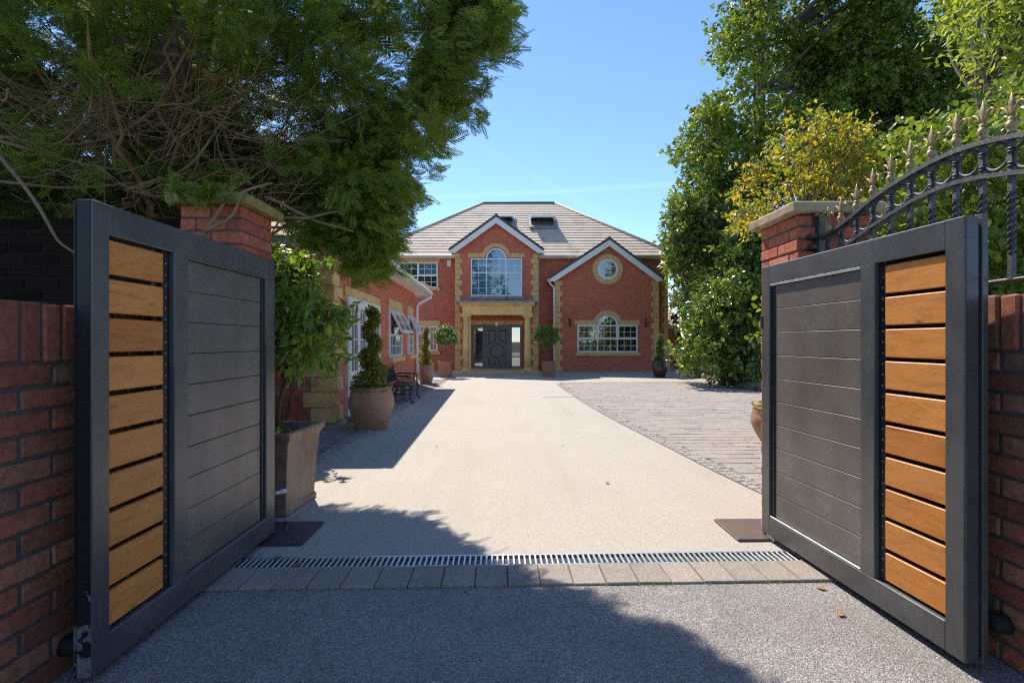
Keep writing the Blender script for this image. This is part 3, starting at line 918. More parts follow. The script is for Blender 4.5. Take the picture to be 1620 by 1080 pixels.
def arch_top(parent, w, Mx, cu, cz, r, glass, rays=3):
    m = MB(Mx).ring(cu, cz, r - 0.052, r, 0, math.pi, 18, -0.046, 0.02)
    m.build('arch_frame', M['white'], w)
    MB(Mx).disc(cu, cz, r - 0.045, 0, math.pi, 18, -0.022, -0.012).build('pane', glass, w)
    g = MB(Mx).ring(cu, cz, r * 0.30, r * 0.30 + 0.02, 0, math.pi, 10, -0.028, -0.0225)
    for k in range(1, rays + 1):
        a = math.pi * k / (rays + 1)
        p0 = (cu + r * .32 * math.cos(a), -0.025, cz + r * .32 * math.sin(a)); p1 = (cu + (r - .04) * math.cos(a), -0.025, cz + (r - .04) * math.sin(a))
        g.tube([p0, p1], 0.009, 4)
    g.build('glazing_bar', M['white'], w)

def arch_surround(Mx, cu, zb, zt, u0, u1, ri, ro):
    """lintel stones either side of an arch of two stones"""
    MB(Mx).box(u0, cu - ri * 0.985, -0.03, 0.03, zb, zt).build('surround_stone', M['stone'], house)
    MB(Mx).box(cu + ri * 0.985, u1, -0.03, 0.03, zb, zt).build('surround_stone', M['stone'], house)
    for a0, a1 in ((0.0, math.pi / 2 - 0.008), (math.pi / 2 + 0.008, math.pi)):
        MB(Mx).ring(cu, zb, ri, ro, a0, a1, 12, -0.034, 0.03).build('surround_stone', M['stone'], house)

P = plane(YB)
u = lambda px: X9(px)
wb = window(house, P, u(745), u(826), Z9(468.3), Z9(409), [u(769.6), u(800.4)], [Z9(431.5)],
            {(0, 0): (1, 2), (2, 0): (1, 2), (1, 0): (2, 2), (0, 1): (1, 1), (2, 1): (1, 1), (1, 1): (2, 1)}, M['glass_sky'])
arch_top(house, wb, P, u(785), Z9(409) + 0.005, 15.9 / 39, M['glass_sky'])
arch_surround(P, u(785), Z9(407.5), Z9(400.5), u(740), u(829.6), 16.4 / 39, 22.8 / 39)
MB(P).box(u(741), u(829), -0.10, 0.02, Z9(473.2), Z9(468.4)).build('window_sill', M['coping'], house)

PR = plane(YR)
ur = lambda px: X9(px, YR); zr = lambda py: Z9(py, YR)
wr = window(house, PR, ur(913.3), ur(1008.4), zr(557), zr(514), [ur(945), ur(976.5)], [zr(536)], {'*': (2, 1)}, M['glass'], sash=((0, 1), (1, 1), (2, 1)))
arch_top(house, wr, PR, ur(961), zr(514) + 0.005, 15.4 / 39.2, M['glass'])
arch_surround(PR, ur(961), zr(514.0), zr(506.3), ur(909.3), ur(1012.2), 15.7 / 39.2, 23.2 / 39.2)
MB(PR).box(ur(910), ur(1012.6), -0.09, 0.02, zr(562.6), zr(557.2)).build('window_sill', M['stone'], house)
# round window in its ring of stone
cu, cz = ur(961.2), zr(426.2)
for a0, a1 in ((-math.pi / 2 + .01, math.pi / 2 - .01), (math.pi / 2 + .01, 1.5 * math.pi - .01)):
    MB(PR).ring(cu, cz, 16.2 / 39.2, 24 / 39.2, a0, a1, 18, -0.034, 0.02).build('surround_stone', M['stone'], house)
w = MB(PR).ring(cu, cz, 13.3 / 39.2, 16.1 / 39.2, 0, 2 * math.pi, 32, -0.046, 0.02).build('window', M['white'], house)
MB(PR).disc(cu, cz, 13.6 / 39.2, 0, 2 * math.pi, 32, -0.022, -0.012).build('pane', M['glass'], w)
g = MB(PR); rr = 13.4 / 39.2
for k in (-1, 1):
    o_ = rr * 0.36 * k; hgt = math.sqrt(rr * rr - o_ * o_)
    g.box(cu + o_ - .01, cu + o_ + .01, -.03, -.0225, cz - hgt, cz + hgt); g.box(cu - hgt, cu + hgt, -.0295, -.0225, cz + o_ - .01, cz + o_ + .01)
g.build('glazing_bar', M['white'], w)

PM = plane(YM)
um = lambda px: X9(px, YM); zm = lambda py: Z9(py, YM)
window(house, PM, um(600), um(693), zm(455.5), zm(415), [um(630), um(661)], [zm(436.5)], {'*': (2, 1)}, M['glass'], sash=((2, 1), (0, 1)), gl={(2, 1): M['glass_sky']})
MB(PM).box(um(596), um(695.5), -0.03, 0.02, zm(415.1), zm(407.8)).build('lintel', M['stone'], house)
MB(PM).box(um(597), um(696), -0.09, 0.02, zm(459.8), zm(455.6)).build('window_sill', M['stone'], house)
window(house, PM, um(630), um(693), zm(555.5), zm(515.5), [um(661), um(679)], [], {'*': (1, 2)}, M['glass_curtain'], sash=((2, 0),))
MB(PM).box(um(627), um(696), -0.03, 0.02, zm(515.3), zm(507.2)).build('lintel', M['stone'], house)
MB(PM).box(um(627), um(696.5), -0.09, 0.02, zm(560.6), zm(555.7)).build('window_sill', M['stone'], house)

# entrance
door_lint = MB(P).box(u(742), u(828), -0.03, 0.02, Z9(513.6), Z9(506.5)).build('lintel', M['stone'], house)
m = MB(P)
dx0, dx1, dz1 = u(746), u(825.5), Z9(514)
m.box(dx0, dx1, -0.05, 0.02, dz1 - 0.1, dz1); m.box(dx0, dx0 + 0.075, -0.05, 0.02, 0.1, dz1 - 0.1); m.box(dx1 - 0.075, dx1, -0.05, 0.02, 0.1, dz1 - 0.1)
for px in (766, 807.5): m.box(u(px) - 0.06, u(px) + 0.06, -0.05, 0.02, 0.1, dz1 - 0.1)
m.box(dx0 + .075, dx1 - .075, -0.05, 0.02, 0.1, 0.16)
df = m.build('door_frame', M['door'], house)
MB(P).box(dx0 + .07, u(766) - .055, -0.03, -0.02, 0.155, dz1 - 0.09).build('side_light', M['glass_mirror'], df)
MB(P).box(u(807.5) + .055, dx1 - .07, -0.03, -0.02, 0.155, dz1 - 0.09).build('side_light', M['glass_mirror'], df)
D0, D1 = u(766) + 0.062, u(807.5) - 0.062
dz0 = 0.17; dzt = dz1 - 0.105
dcx = (D0 + D1) / 2; dcz = Z9(554.5)
m = MB(P); m.box(D0, D1, -0.032, 0.0, dz0, dzt)
door = m.build('door', M['door'], house)
m = MB(P)
m.ring(dcx, dcz, 0.262, 0.318, 0, 2 * math.pi, 32, -0.060, -0.03)
MB(P).disc(dcx, dcz, 0.225, 0, 2 * math.pi, 32, -0.050, -0.03).build('round_field', M['door'], door)
m.build('round_panel', M['door_moulding'], door)
for sx in (-1, 1):
    for zt, up in ((dzt - 0.09, 1), (dz0 + 0.09, -1)):
        xi, xo = dcx + sx * 0.065, dcx + sx * 0.36
        zi = dcz + up * 0.42; zo = dcz + up * 0.25
        poly = [(xi, zt), (xo, zt), (xo, zo), ((xi + xo) / 2, (zi + zo) / 2 + up * 0.035), (xi, zi)]
        if up * sx < 0: poly = poly[::-1]
        def inset(po, d):
            c = Vector((sum(p[0] for p in po) / len(po), sum(p[1] for p in po) / len(po)))
            return [tuple(c + (Vector(p) - c) * (1 - d)) for p in po]
        m = MB(P)
        n = len(poly); inn = inset(poly, 0.17)
        vs = [(a, -0.0335, b) for a, b in poly] + [(a, -0.056, b) for a, b in inset(poly, 0.06)] + [(a, -0.056, b) for a, b in inset(poly, 0.12)] + [(a, -0.034, b) for a, b in inset(poly, 0.2)]
        fs = []
        for L in range(3): fs += [(L * n + i, L * n + (i + 1) % n, (L + 1) * n + (i + 1) % n, (L + 1) * n + i) for i in range(n)]
        m.add(vs, fs)
        m.build('door_panel', M['door_moulding'], door)
m = MB()
for px, r in ((785.2, 0.028), (769.8, 0.022)):
    m.tube([(u(px), YB - 0.03, dcz), (u(px), YB - 0.085, dcz), (u(px), YB - 0.09, dcz), (u(px), YB - 0.12, dcz)], [0.012, 0.012, r, r * 0.7], 12)
m.build('door_knob', M['chrome'], door)

# portico
portico = thing('portico', 'yellow stone portico on two round columns over the front door', 'portico', (-0.58, 18.75, 0))
YP = 18.75
up = lambda px: X9(px, YP); zp = lambda py: Z9(py, YP)
m = MB(); m.cbox(up(716.5), up(853.5), 18.32, 19.995, -0.03, 0.105, 0.015, 0)
m.build('step', M['stone'], portico)
m = MB(); m.cbox(up(746), up(826), 19.5, 19.99, 0.10, 0.135, 0.006, 0)
m.build('threshold', M['lead'], portico)
for px in (737.6, 834.6):
    cx = up(px)
    m = MB()
    r = 0.118
    m.lathe([(r * 1.02, 0.2), (r * 1.04, 0.7), (r * 1.0, 1.2), (r * 0.92, 1.9), (r * 0.90, 2.05)], (cx, YP, 0), 24)
    col = m.build('column', M['portico'], portico)
    m = MB(); m.box(cx - .17, cx + .17, YP - .17, YP + .17, 0.104, 0.145); m.lathe([(.155, .145), (.165, .165), (.155, .185), (.125, .2)], (cx, YP, 0), 24)
    m.build('column_base', M['portico'], col)
    m = MB(); m.lathe([(.105, 2.03), (.118, 2.05), (.112, 2.065), (.15, 2.13)], (cx, YP, 0), 24); m.box(cx - .185, cx + .185, YP - .185, YP + .185, 2.13, 2.20)
    m.build('capital', M['portico'], col)
    # matching pilaster on the wall
    m = MB(); m.box(cx - .09, cx + .09, 19.90, 19.985, 0.105, 2.19); m.build('pilaster', M['portico'], portico)
xs = [up(732.2), up(760), up(814), up(841.3)]
for a, b in ((0, 1), (1, 2), (2, 3)):
    m = MB(); m.cbox(xs[a] + .002, xs[b] - .002, YP - 0.15, YP + 0.15, 2.202, zp(484.5), 0.005, 0); m.build('frieze_stone', M['portico'], portico)
for s in (xs[0], xs[3] - .26):
    m = MB(); m.cbox(s, s + .26, YP + .152, 19.99, 2.202, zp(484.5), 0.005, 0); m.build('side_beam', M['portico'], portico)
m = MB()
zt = zp(484.5)
poly = [(YP - 0.16, zt), (YP - 0.25, zt + 0.06), (YP - 0.29, zt + 0.10), (YP - 0.29, zt + 0.12), (19.99, zt + 0.12), (19.99, zt)]
m.prism(poly, up(728), up(845.5), 'YZ'); m.build('cornice', M['portico'], portico)
m = MB(); m.box(up(720), up(851), YP - 0.36, 19.99, zt + 0.121, zt + 0.155); m.box(up(721), up(850.2), 19.8, 19.985, zt + .156, zt + .33)
m.build('lead_roof', M['lead'], portico)
lan = thing('porch_lantern', 'small hanging glass lantern under the portico in front of the door', 'lantern', (up(785.2), YP + 0.42, 1.86))
m = MB(); m.tube([(0, 0, 0.16), (0, 0, 0.385)], 0.006, 6); m.build('rod', M['chrome'], lan, True)
m = MB(); m.lathe([(.02, -.06), (.055, -.03), (.07, .03), (.06, .09), (.03, .12)], (0, 0, 0), 12); m.build('glass_shade', M['lamp_glass'], lan, True)
m = MB(); m.lathe([(.035, .12), (.045, .13), (.015, .16)], (0, 0, 0), 12); m.lathe([(.005, -.085), (.02, -.06), (.02, -.055)], (0, 0, 0), 10)
m.build('cap', M['gold'], lan, True)

# pipes, alarm box, wall lights, roof lights
def pipe(pts, nm='downpipe', parent=house, mt='white', r=0.036):
    return MB().tube(pts, r, 8).build(nm, M[mt], parent)
pipe([(X9(860), 19.85, 4.72), (X9(853.3), 20.35, 4.58), (X9(852.6), 20.42, 4.45), (X9(852.6), 20.42, 0.05)], mt='gutter')
pipe([(X9(869, 19.6), 19.75, 3.66), (X9(871, 19.6), 19.8, 3.52), (X9(877, 19.6), 19.86, 3.38), (X9(877.4, 19.6), 19.86, 3.28), (X9(877.4, 19.6), 19.86, 0.05)])
m = MB(); m.cbox(um(707.5), um(714), YM - 0.09, YM - .002, zm(422), zm(411.5), 0.01, 0)
ab = m.build('alarm_box', M['white'], house)
for k, px in enumerate((901, 1020.6)):
    wl = thing('wall_light', ['slim dark up and down light left of the lower window of the right gable', 'slim dark up and down light right of the lower window of the right gable'][k], 'light', (ur(px), YR - 0.09, zr(510)), 0, 'slim lights either side of the lower gable window')
    m = MB(); m.lathe([(.03, -.17), (.036, -.165), (.036, .165), (.03, .17)], (0, 0, 0), 12); m.build('light_tube', M['brown_metal'], wl, True)
    m = MB(); m.box(-.02, .02, .03, .085, -.04, .04); m.build('bracket', M['brown_metal'], wl, True)
def rooflight(x0, x1, ya, yb, lab):
    sl = 0.7376
    zf = lambda y: EZ + sl * (y - 20.15) + 0.05
    m = MB()
    def slab(xa, xb, y0, y1, h):
        nrm = Vector((0, -sl, 1)).normalized()
        a = [Vector((xa, y0, zf(y0))), Vector((xb, y0, zf(y0))), Vector((xb, y1, zf(y1))), Vector((xa, y1, zf(y1)))]
        b = [p + nrm * h for p in a]
        m.add(a + b, [(3, 2, 1, 0), (4, 5, 6, 7), (0, 1, 5, 4), (1, 2, 6, 5), (2, 3, 7, 6), (3, 0, 4, 7)])
    slab(x0, x1, ya, ya + .12, .09); slab(x0, x1, yb - .12, yb, .09); slab(x0, x0 + .1, ya + .12, yb - .12, .09); slab(x1 - .1, x1, ya + .12, yb - .12, .09)
    w = m.build('roof_light', M['lead'], roof)
    m = MB(); slab(x0 + .1, x1 - .1, ya + .12, yb - .12, 0.03); m.build('glass_pane', M['glass_curtain'], w)
    # sash swung open about its middle
    ym = (ya + yb) / 2 + .05; zc = zf(ym) + .12; ln = (yb - ya) * 0.62
    m = MB()
    a = math.radians(6)
    R = Matrix.Translation((0, ym, zc)) @ Matrix.Rotation(a, 4, 'X')
    mm = MB(R)
    mm.box(x0 + .06, x1 - .06, -ln, -ln + .06, -.02, .05); mm.box(x0 + .06, x1 - .06, ln - .06, ln, -.02, .05)
    mm.box(x0 + .06, x0 + .13, -ln + .06, ln - .06, -.02, .05); mm.box(x1 - .13, x1 - .06, -ln + .06, ln - .06, -.02, .05)
    s = mm.build('open_sash', M['white'], w)
    MB(R).box(x0 + .13, x1 - .13, -ln + .06, ln - .06, 0.0, .02).build('pane', M['glass_curtain'], w)
rooflight(0.78, 2.0, 22.2, 23.35, '')
rooflight(-0.85, 0.12, 22.35, 23.35, '')

# ------------------------------------------------------------------ single storey wing on the left
wing = thing('brick_wing', 'single storey red brick wing with white french doors along the left of the drive', 'building', (WA.x, WA.y, 0), WTH)
WL = 7.175
m = MB(); m.box(-5.5, 0, 0, WL, -0.05, 2.56); m.build('wall', M['wing_brick'], wing, True)
m = MB(); m.box(-5.5, 0.05, -0.05, 0.56, -0.05, 0.065); m.box(-0.2, 0.05, 2.7, WL + .05, -0.05, 0.065); m.build('plinth', M['paver'], wing, True)
ze = 2.60
ox, oy0, oy1 = 0.35, -0.22, WL + 0.35
px_ = -5.9; midx = (ox + px_) / 2; hw = (ox - px_) / 2; rz_ = ze + hw * 0.72
ra, rb = (midx, oy0 + hw, rz_), (midx, oy1 - hw, rz_)
m = MB()
if ra[1] < rb[1]: pass
courses(m, (ox, oy0, ze), (ox, oy1, ze), rb, ra, 13); courses(m, (ox, oy1, ze), (px_, oy1, ze), rb, rb, 13)
courses(m, (px_, oy1, ze), (px_, oy0, ze), ra, rb, 13); courses(m, (px_, oy0, ze), (ox, oy0, ze), ra, ra, 13)
m.build('roof', M['roof'], wing, True)
m = MB(); m.box(0.0, ox - .02, oy0 + .03, oy1 - .03, ze - .06, ze - .03); m.box(-5.5, 0, oy0 + .03, 0, ze - .06, ze - .03); m.box(-5.5, 0, WL, oy1 - .03, ze - .06, ze - .03)
m.build('soffit', M['white'], wing, True)
m = MB(); m.box(ox - .019, ox + .004, oy0, oy1, ze - .12, ze + .02); m.box(-5.8, ox - .019, oy0, oy0 + .025, ze - .12, ze + .02); m.box(-5.8, ox - .019, oy1 - .025, oy1, ze - .12, ze + .02)
m.build('fascia', M['cream'] if False else M['gutter'], wing, True)
m = MB(); m.tube([(ox + .06, oy0, ze - .02), (ox + .06, oy1, ze - .02)], 0.055, 8); m.build('gutter', M['white'], wing, True)
MB().tube([(ox + .06, oy1 - .06, ze - .05), (ox + .05, oy1 - .07, ze - .12), (.10, WL - .02, ze - .34), (.06, WL - .05, ze - .44), (.06, WL - .05, 0.02)], 0.042, 8).build('downpipe', M['white'], wing, True)
# corner quoins: long and short
h = 0.212
for i in range(12):
    a, b = ((0.40, 0.26) if i % 2 else (0.30, 0.36))
    pr = 0.018 if i % 2 else 0.034
    piece('quoin', a + pr, b + 0.03, h - 0.006, M['stone'], wing, (-a / 2 + pr / 2, b / 2 - 0.015 - (0.01 if i % 2 else 0), 0.07 + h * (i + .5)), 0.014, 0.002)
# bricks on the end wall that the drive looks at
m = MB(); m.box(-1.7, -0.29, -0.004, -0.001, 0.066, 1.6); m.build('mortar_bed', M['pale_mortar'], wing, True)
for r in range(20):
    z = 0.07 + 0.0755 * (r + .5); xx = -0.235 - (0.1125 if r % 2 else 0)
    q = int((z - 0.07) / h) % 2
    lim = -0.405 if q else -0.305
    while xx > -1.62:
        x1 = min(xx, lim); x0 = xx - 0.225
        if x1 - x0 > 0.05:
            piece('brick', round(x1 - x0 - 0.009, 3), 0.03, 0.0665, M['pillar_brick'], wing, ((x0 + x1) / 2, 0.005, z), 0.003, 0.001)
        xx -= 0.225

WM = Matrix(((0, -1, 0, 0), (1, 0, 0, 0), (0, 0, 1, 0), (0, 0, 0, 1)))   # (u, depth, z): u runs along the wing, depth -1 is outwards
def wwindow(u0, u1, z0, z1):
    m = MB(WM); fw = 0.05
    zc = (z0 + z1) / 2 - 0.03; uc = (u0 + u1) / 2
    m.box(u0, u1, -0.045, 0.02, z0, z0 + fw); m.box(u0, u1, -0.045, 0.02, z1 - fw, z1)
    m.box(u0, u0 + fw, -0.0455, 0.02, z0 + fw, z1 - fw); m.box(u1 - fw, u1, -0.0455, 0.02, z0 + fw, z1 - fw)
    m.box(u0 + fw, u1 - fw, -0.0435, 0.02, zc - fw / 2, zc + fw / 2)
    w = m.build('window', M['white'], wing, True)
    MB(WM).box(u0 + fw, u1 - fw, -0.02, -0.01, z0 + fw, zc - fw / 2).build('pane', M['glass_curtain'], w, True)
    MB(WM).box(u0 + fw, u1 - fw, -0.012, -0.003, zc + fw / 2, z1 - fw).build('dark_opening', M['glass'], w, True)
    g = MB(WM); g.box(uc - .015, uc + .015, -.027, -.0205, z0 + fw, zc - fw / 2)
    for q in (0.25, 0.75): 
        a = u0 + (u1 - u0) * q; g.box(a - .008, a + .008, -.026, -.0205, z0 + fw, zc - fw / 2)
    zz_ = (z0 + zc) / 2; g.box(u0 + fw, u1 - fw, -.0265, -.0205, zz_ - .008, zz_ + .008)
    g.build('glazing_bar', M['white'], w, True)
    # top-hung sash propped open
    hg = z1 - 0.03; ln = hg - zc
    T = WM @ Matrix.Translation((0, -0.055, hg)) @ Matrix.Rotation(math.radians(-27), 4, 'X')
    m = MB(T); f2 = 0.055
    m.box(u0 + .02, u1 - .02, -.02, .02, -f2, 0); m.box(u0 + .02, u1 - .02, -.02, .02, -ln, -ln + f2)
    m.box(u0 + .02, u0 + .02 + f2, -.0205, .02, -ln + f2, -f2); m.box(u1 - .02 - f2, u1 - .02, -.0205, .02, -ln + f2, -f2); m.box(uc - .025, uc + .025, -.0195, .02, -ln + f2, -f2)
    s = m.build('open_sash', M['white'], w, True)
    MB(T).box(u0 + .07, u1 - .07, -.004, .004, -ln + f2, -f2).build('sash_pane', M['glass_curtain'], w, True)
    g = MB(T); z_ = -ln / 2; g.box(u0 + .07, u1 - .07, -.012, -.0045, z_ - .008, z_ + .008); g.build('sash_bar', M['white'], w, True)
    MB(WM).box(u0 - .06, u1 + .06, -0.025, 0.02, z1 + .003, z1 + .235).build('lintel', M['stone'], wing, True)
    MB(WM).box(u0 - .08, u1 + .08, -0.11, 0.02, z0 - .105, z0 - .002).build('window_sill', M['stone'], wing, True)
wwindow(3.61, 4.99, 0.86, 1.88)
wwindow(5.92, 6.66, 0.86, 1.88)
# french doors
u0, u1, z0, z1 = 0.56, 2.66, 0.08, 1.88
m = MB(WM); fw = 0.055
m.box(u0, u1, -0.05, 0.02, z1 - fw, z1); m.box(u0, u0 + fw, -0.0505, 0.02, z0, z1 - fw); m.box(u1 - fw, u1, -0.0505, 0.02, z0, z1 - fw); m.box(u0 + fw, u1 - fw, -0.049, 0.02, z0, z0 + .04)
fr = m.build('french_door', M['white'], wing, True)
n = 4
for k in range(n):
    a = u0 + fw + (u1 - u0 - 2 * fw) * k / n; b = u0 + fw + (u1 - u0 - 2 * fw) * (k + 1) / n
    m = MB(WM); st = 0.07
    m.box(a + .004, a + st, -.062, -.02, z0 + .045, z1 - fw - .004); m.box(b - st, b - .004, -.062, -.02, z0 + .045, z1 - fw - .004)
    m.box(a + st, b - st, -.0615, -.02, z1 - fw - .1, z1 - fw - .004); m.box(a + st, b - st, -.0615, -.02, z0 + .045, z0 + .16)
    m.box(a + st, b - st, -.0615, -.02, z0 + .56, z0 + .66)
    lf = m.build('door_leaf', M['white'], wing, True)
    MB(WM).box(a + st, b - st, -.045, -.03, z0 + .16, z0 + .56).build('lower_panel', M['white'], lf, True)
    MB(WM).box(a + st, b - st, -.045, -.035, z0 + .66, z1 - fw - .1).build('pane', M['glass_curtain'], lf, True)
    g = MB(WM); c = (a + b) / 2; g.box(c - .01, c + .01, -.053, -.0455, z0 + .66, z1 - fw - .1)
    for q in (1, 2, 3):
        z_ = z0 + .66 + (z1 - fw - .1 - z0 - .66) * q / 4; g.box(a + st, b - st, -.0525, -.0455, z_ - .01, z_ + .01)
    g.build('glazing_bar', M['white'], lf, True)
MB(WM).box(u0 - .05, u1 + .08, -0.025, 0.02, z1 + .003, z1 + .15).build('lintel', M['stone'], wing, True)
MB(WM).box(u0 - .05, u1 + .05, -0.16, 0.02, -0.02, z0 - .002).build('door_step', M['paver'], wing, True)

# outbuilding and low wall far on the right
ob = thing('brick_outbuilding', 'low brick outbuilding with stone corner partly hidden right of the house', 'outbuilding', (7.4, 25.4, 0))
MB().box(6.7, 8.25, 24.2, 27.5, -.05, 1.98).build('wall', M['house_brick'], ob)
m = MB(); courses(m, (6.5, 23.9, 1.98), (8.55, 23.9, 1.98), (8.0, 25.8, 3.1), (6.5, 25.8, 3.1), 7); m.build('roof', M['roof'], ob)
MB().box(6.5, 8.55, 23.88, 23.93, 1.84, 1.98).build('fascia', M['white'], ob)
for i in range(9):
    w_ = 0.32 if i % 2 else 0.22
    piece('quoin', w_, 0.14, 0.205, M['stone'], ob, (8.262 - w_ / 2 - 7.4, 24.225 - 25.4, 0.11 + 0.213 * i), 0.01, 0.002)
gw = thing('garden_wall', 'low brick garden wall behind the lawn right of the house', 'wall', (11, 29.4, 0))
MB().box(8.4, 22, 29.3, 29.52, -.05, 0.5).build('wall_body', M['house_brick'], gw)
MB().box(8.4, 22, 29.26, 29.56, 0.5, 0.57).build('wall_coping', M['stone'], gw)

# ------------------------------------------------------------------ garden walls, pillars
def lay_wall(root, X, side, y0, y1, ztop, rh, zlow=0.0, soldier=0.215, thick=0.215, bl=0.225):
    """bricks of the face at X (side: +1 faces right), rows up to a soldier course"""
    zb = ztop - soldier
    MBX = MB(); a, b = sorted((X - side * 0.006, X - side * (thick - 0.006)))
    MBX.box(a, b, y0, y1, -0.03, ztop - 0.006); MBX.build('wall_core', M['mortar'], root)
    L = ORG[root.name][0]
    n = int(round((zb - zlow) / rh)); rh2 = (zb - zlow) / n
    for r in range(n):
        z = zlow + rh2 * (r + .5)
        y = y0 - (bl / 2 if r % 2 else 0)
        while y < y1:
            ya, yb = max(y, y0), min(y + bl, y1)
            if yb - ya > 0.05:
                piece('brick', 0.09, round(yb - ya - 0.011, 3), round(rh2 - 0.011, 3), M['brick'], root, (X - side * 0.045 - L.x + random.uniform(-.0022, .0022), (ya + yb) / 2 - L.y, z), 0.006, 0.0025, (0, 0, random.uniform(-.012, .012)), 9)
            y += bl
    y = y0
    while y < y1 - 0.04:
        piece('brick', thick + 0.008, 0.064, soldier - 0.011, M['brick'], root, (X - side * thick / 2 - L.x + random.uniform(-.002, .002), y + 0.0375 - L.y, ztop - soldier / 2 + random.uniform(-.003, .003)), 0.007, 0.0025, None, 9)
        y += 0.075
lw = thing('boundary_wall', 'low shaded brick wall with upright coping bricks beside the left gate', 'wall', (-1.62, 1.9, 0))
lay_wall(lw, -1.62, 1, -0.4, 3.15, 1.34, 0.0805)
rw = thing('boundary_wall', 'low brick wall with upright coping bricks under the iron railing behind the right gate', 'wall', (1.83, 1.9, 0))
lay_wall(rw, 1.83, -1, -0.4, 3.09, 1.378, 0.076)
# tall dark wall running left from the left pillar
tw = thing('tall_brick_wall', 'tall brick wall in deep shade running left behind the left gate', 'wall', (-3.2, 3.15, 0))
m = MB(); m.box(-7.0, -2.135, 3.196, 3.40, -.03, 2.0); m.build('wall_core', M['shaded_joint'], tw)
for r in range(13):
    z = 2.0 - 0.0775 * (r + .5); xx = -2.14 - (0.1125 if r % 2 else 0)
    while xx > -4.3:
        piece('brick', 0.214, 0.09, 0.0665, M['shaded_brick'], tw, (xx - 0.1125 + 3.2, 3.234 - 3.15, z), 0.005, 0.0025, None, 9)
        xx -= 0.225

def pillar(x0, y0, s, zt, rh, name, lab, capm, over=0.055, ct=0.07):
    root = thing('gate_pillar', lab, 'pillar', (x0 + s / 2, y0 + s / 2, 0), 0, 'brick pillars at the gate')
    MB().box(x0 + .007, x0 + s - .007, y0 + .007, y0 + s - .007, -.03, zt - .004).build('core', M['mortar'], root)
    n = int(round(zt / rh)); rh = zt / n; h_ = s / 2
    for r in range(n):
        z = rh * (r + .5); t = 0.10; L = s / 2 - 0.005; inn = s - 2 * t - 0.01
        for sg in (-1, 1):
            for q in (-1, 1):
                a = (sg * (h_ - t / 2), q * s / 4); sz = (t, L - .005)
                if r % 2 == 0: a = a[::-1]; sz = sz[::-1]
                piece('brick', round(sz[0], 3), round(sz[1], 3), round(rh - .011, 3), M['pillar_brick'], root, (a[0] + random.uniform(-.0015, .0015), a[1] + random.uniform(-.0015, .0015), z), 0.005, 0.002, None, 7)
            a = (0, sg * (h_ - t / 2)); sz = (inn, t)
            if r % 2 == 0: a = a[::-1]; sz = sz[::-1]
            piece('brick', round(sz[0] - .004, 3), round(sz[1], 3), round(rh - .011, 3), M['pillar_brick'], root, (a[0], a[1], z), 0.005, 0.002, None, 7)
    m = MB()
    q = h_ + over
    vs = []
    for z, k in ((zt, q - .008), (zt + .012, q), (zt + ct - .012, q + .002), (zt + ct, q - .012)):
        vs.append((k, z))
    m.lathe([(k * math.sqrt(2), z) for k, z in vs], (0, 0, 0), 4)
    m.build('capstone', capm, root, True)
    return root
pillar(-2.13, 3.16, 0.40, 2.075, 0.0815, 'l', 'left brick gate pillar with mossy capstone under the conifer', M['mossy'])
rpil = pillar(1.795, 3.1, 0.46, 2.0, 0.0768, 'r', 'right brick gate pillar with pale capstone in front of the golden tree', M['coping'])

# rubber gate stops
for (x0, y0, z0, s, lab) in ((-1.62, 1.79, 0.10, 1, 'black rubber gate stop low on the shaded left wall'), (1.83, 1.83, 0.155, -1, 'black rubber gate stop low on the right wall')):
    m = MB(); m.tube([(0, 0, 0), (s * .012, 0, 0), (s * .05, 0, 0), (s * .058, 0, 0)], [.036, .036, .031, .024], 16)
    o = m.build('gate_stop', M['black']); o.location = (x0, y0, z0); tag(o, lab, 'gate stop', 'rubber stops on the walls')

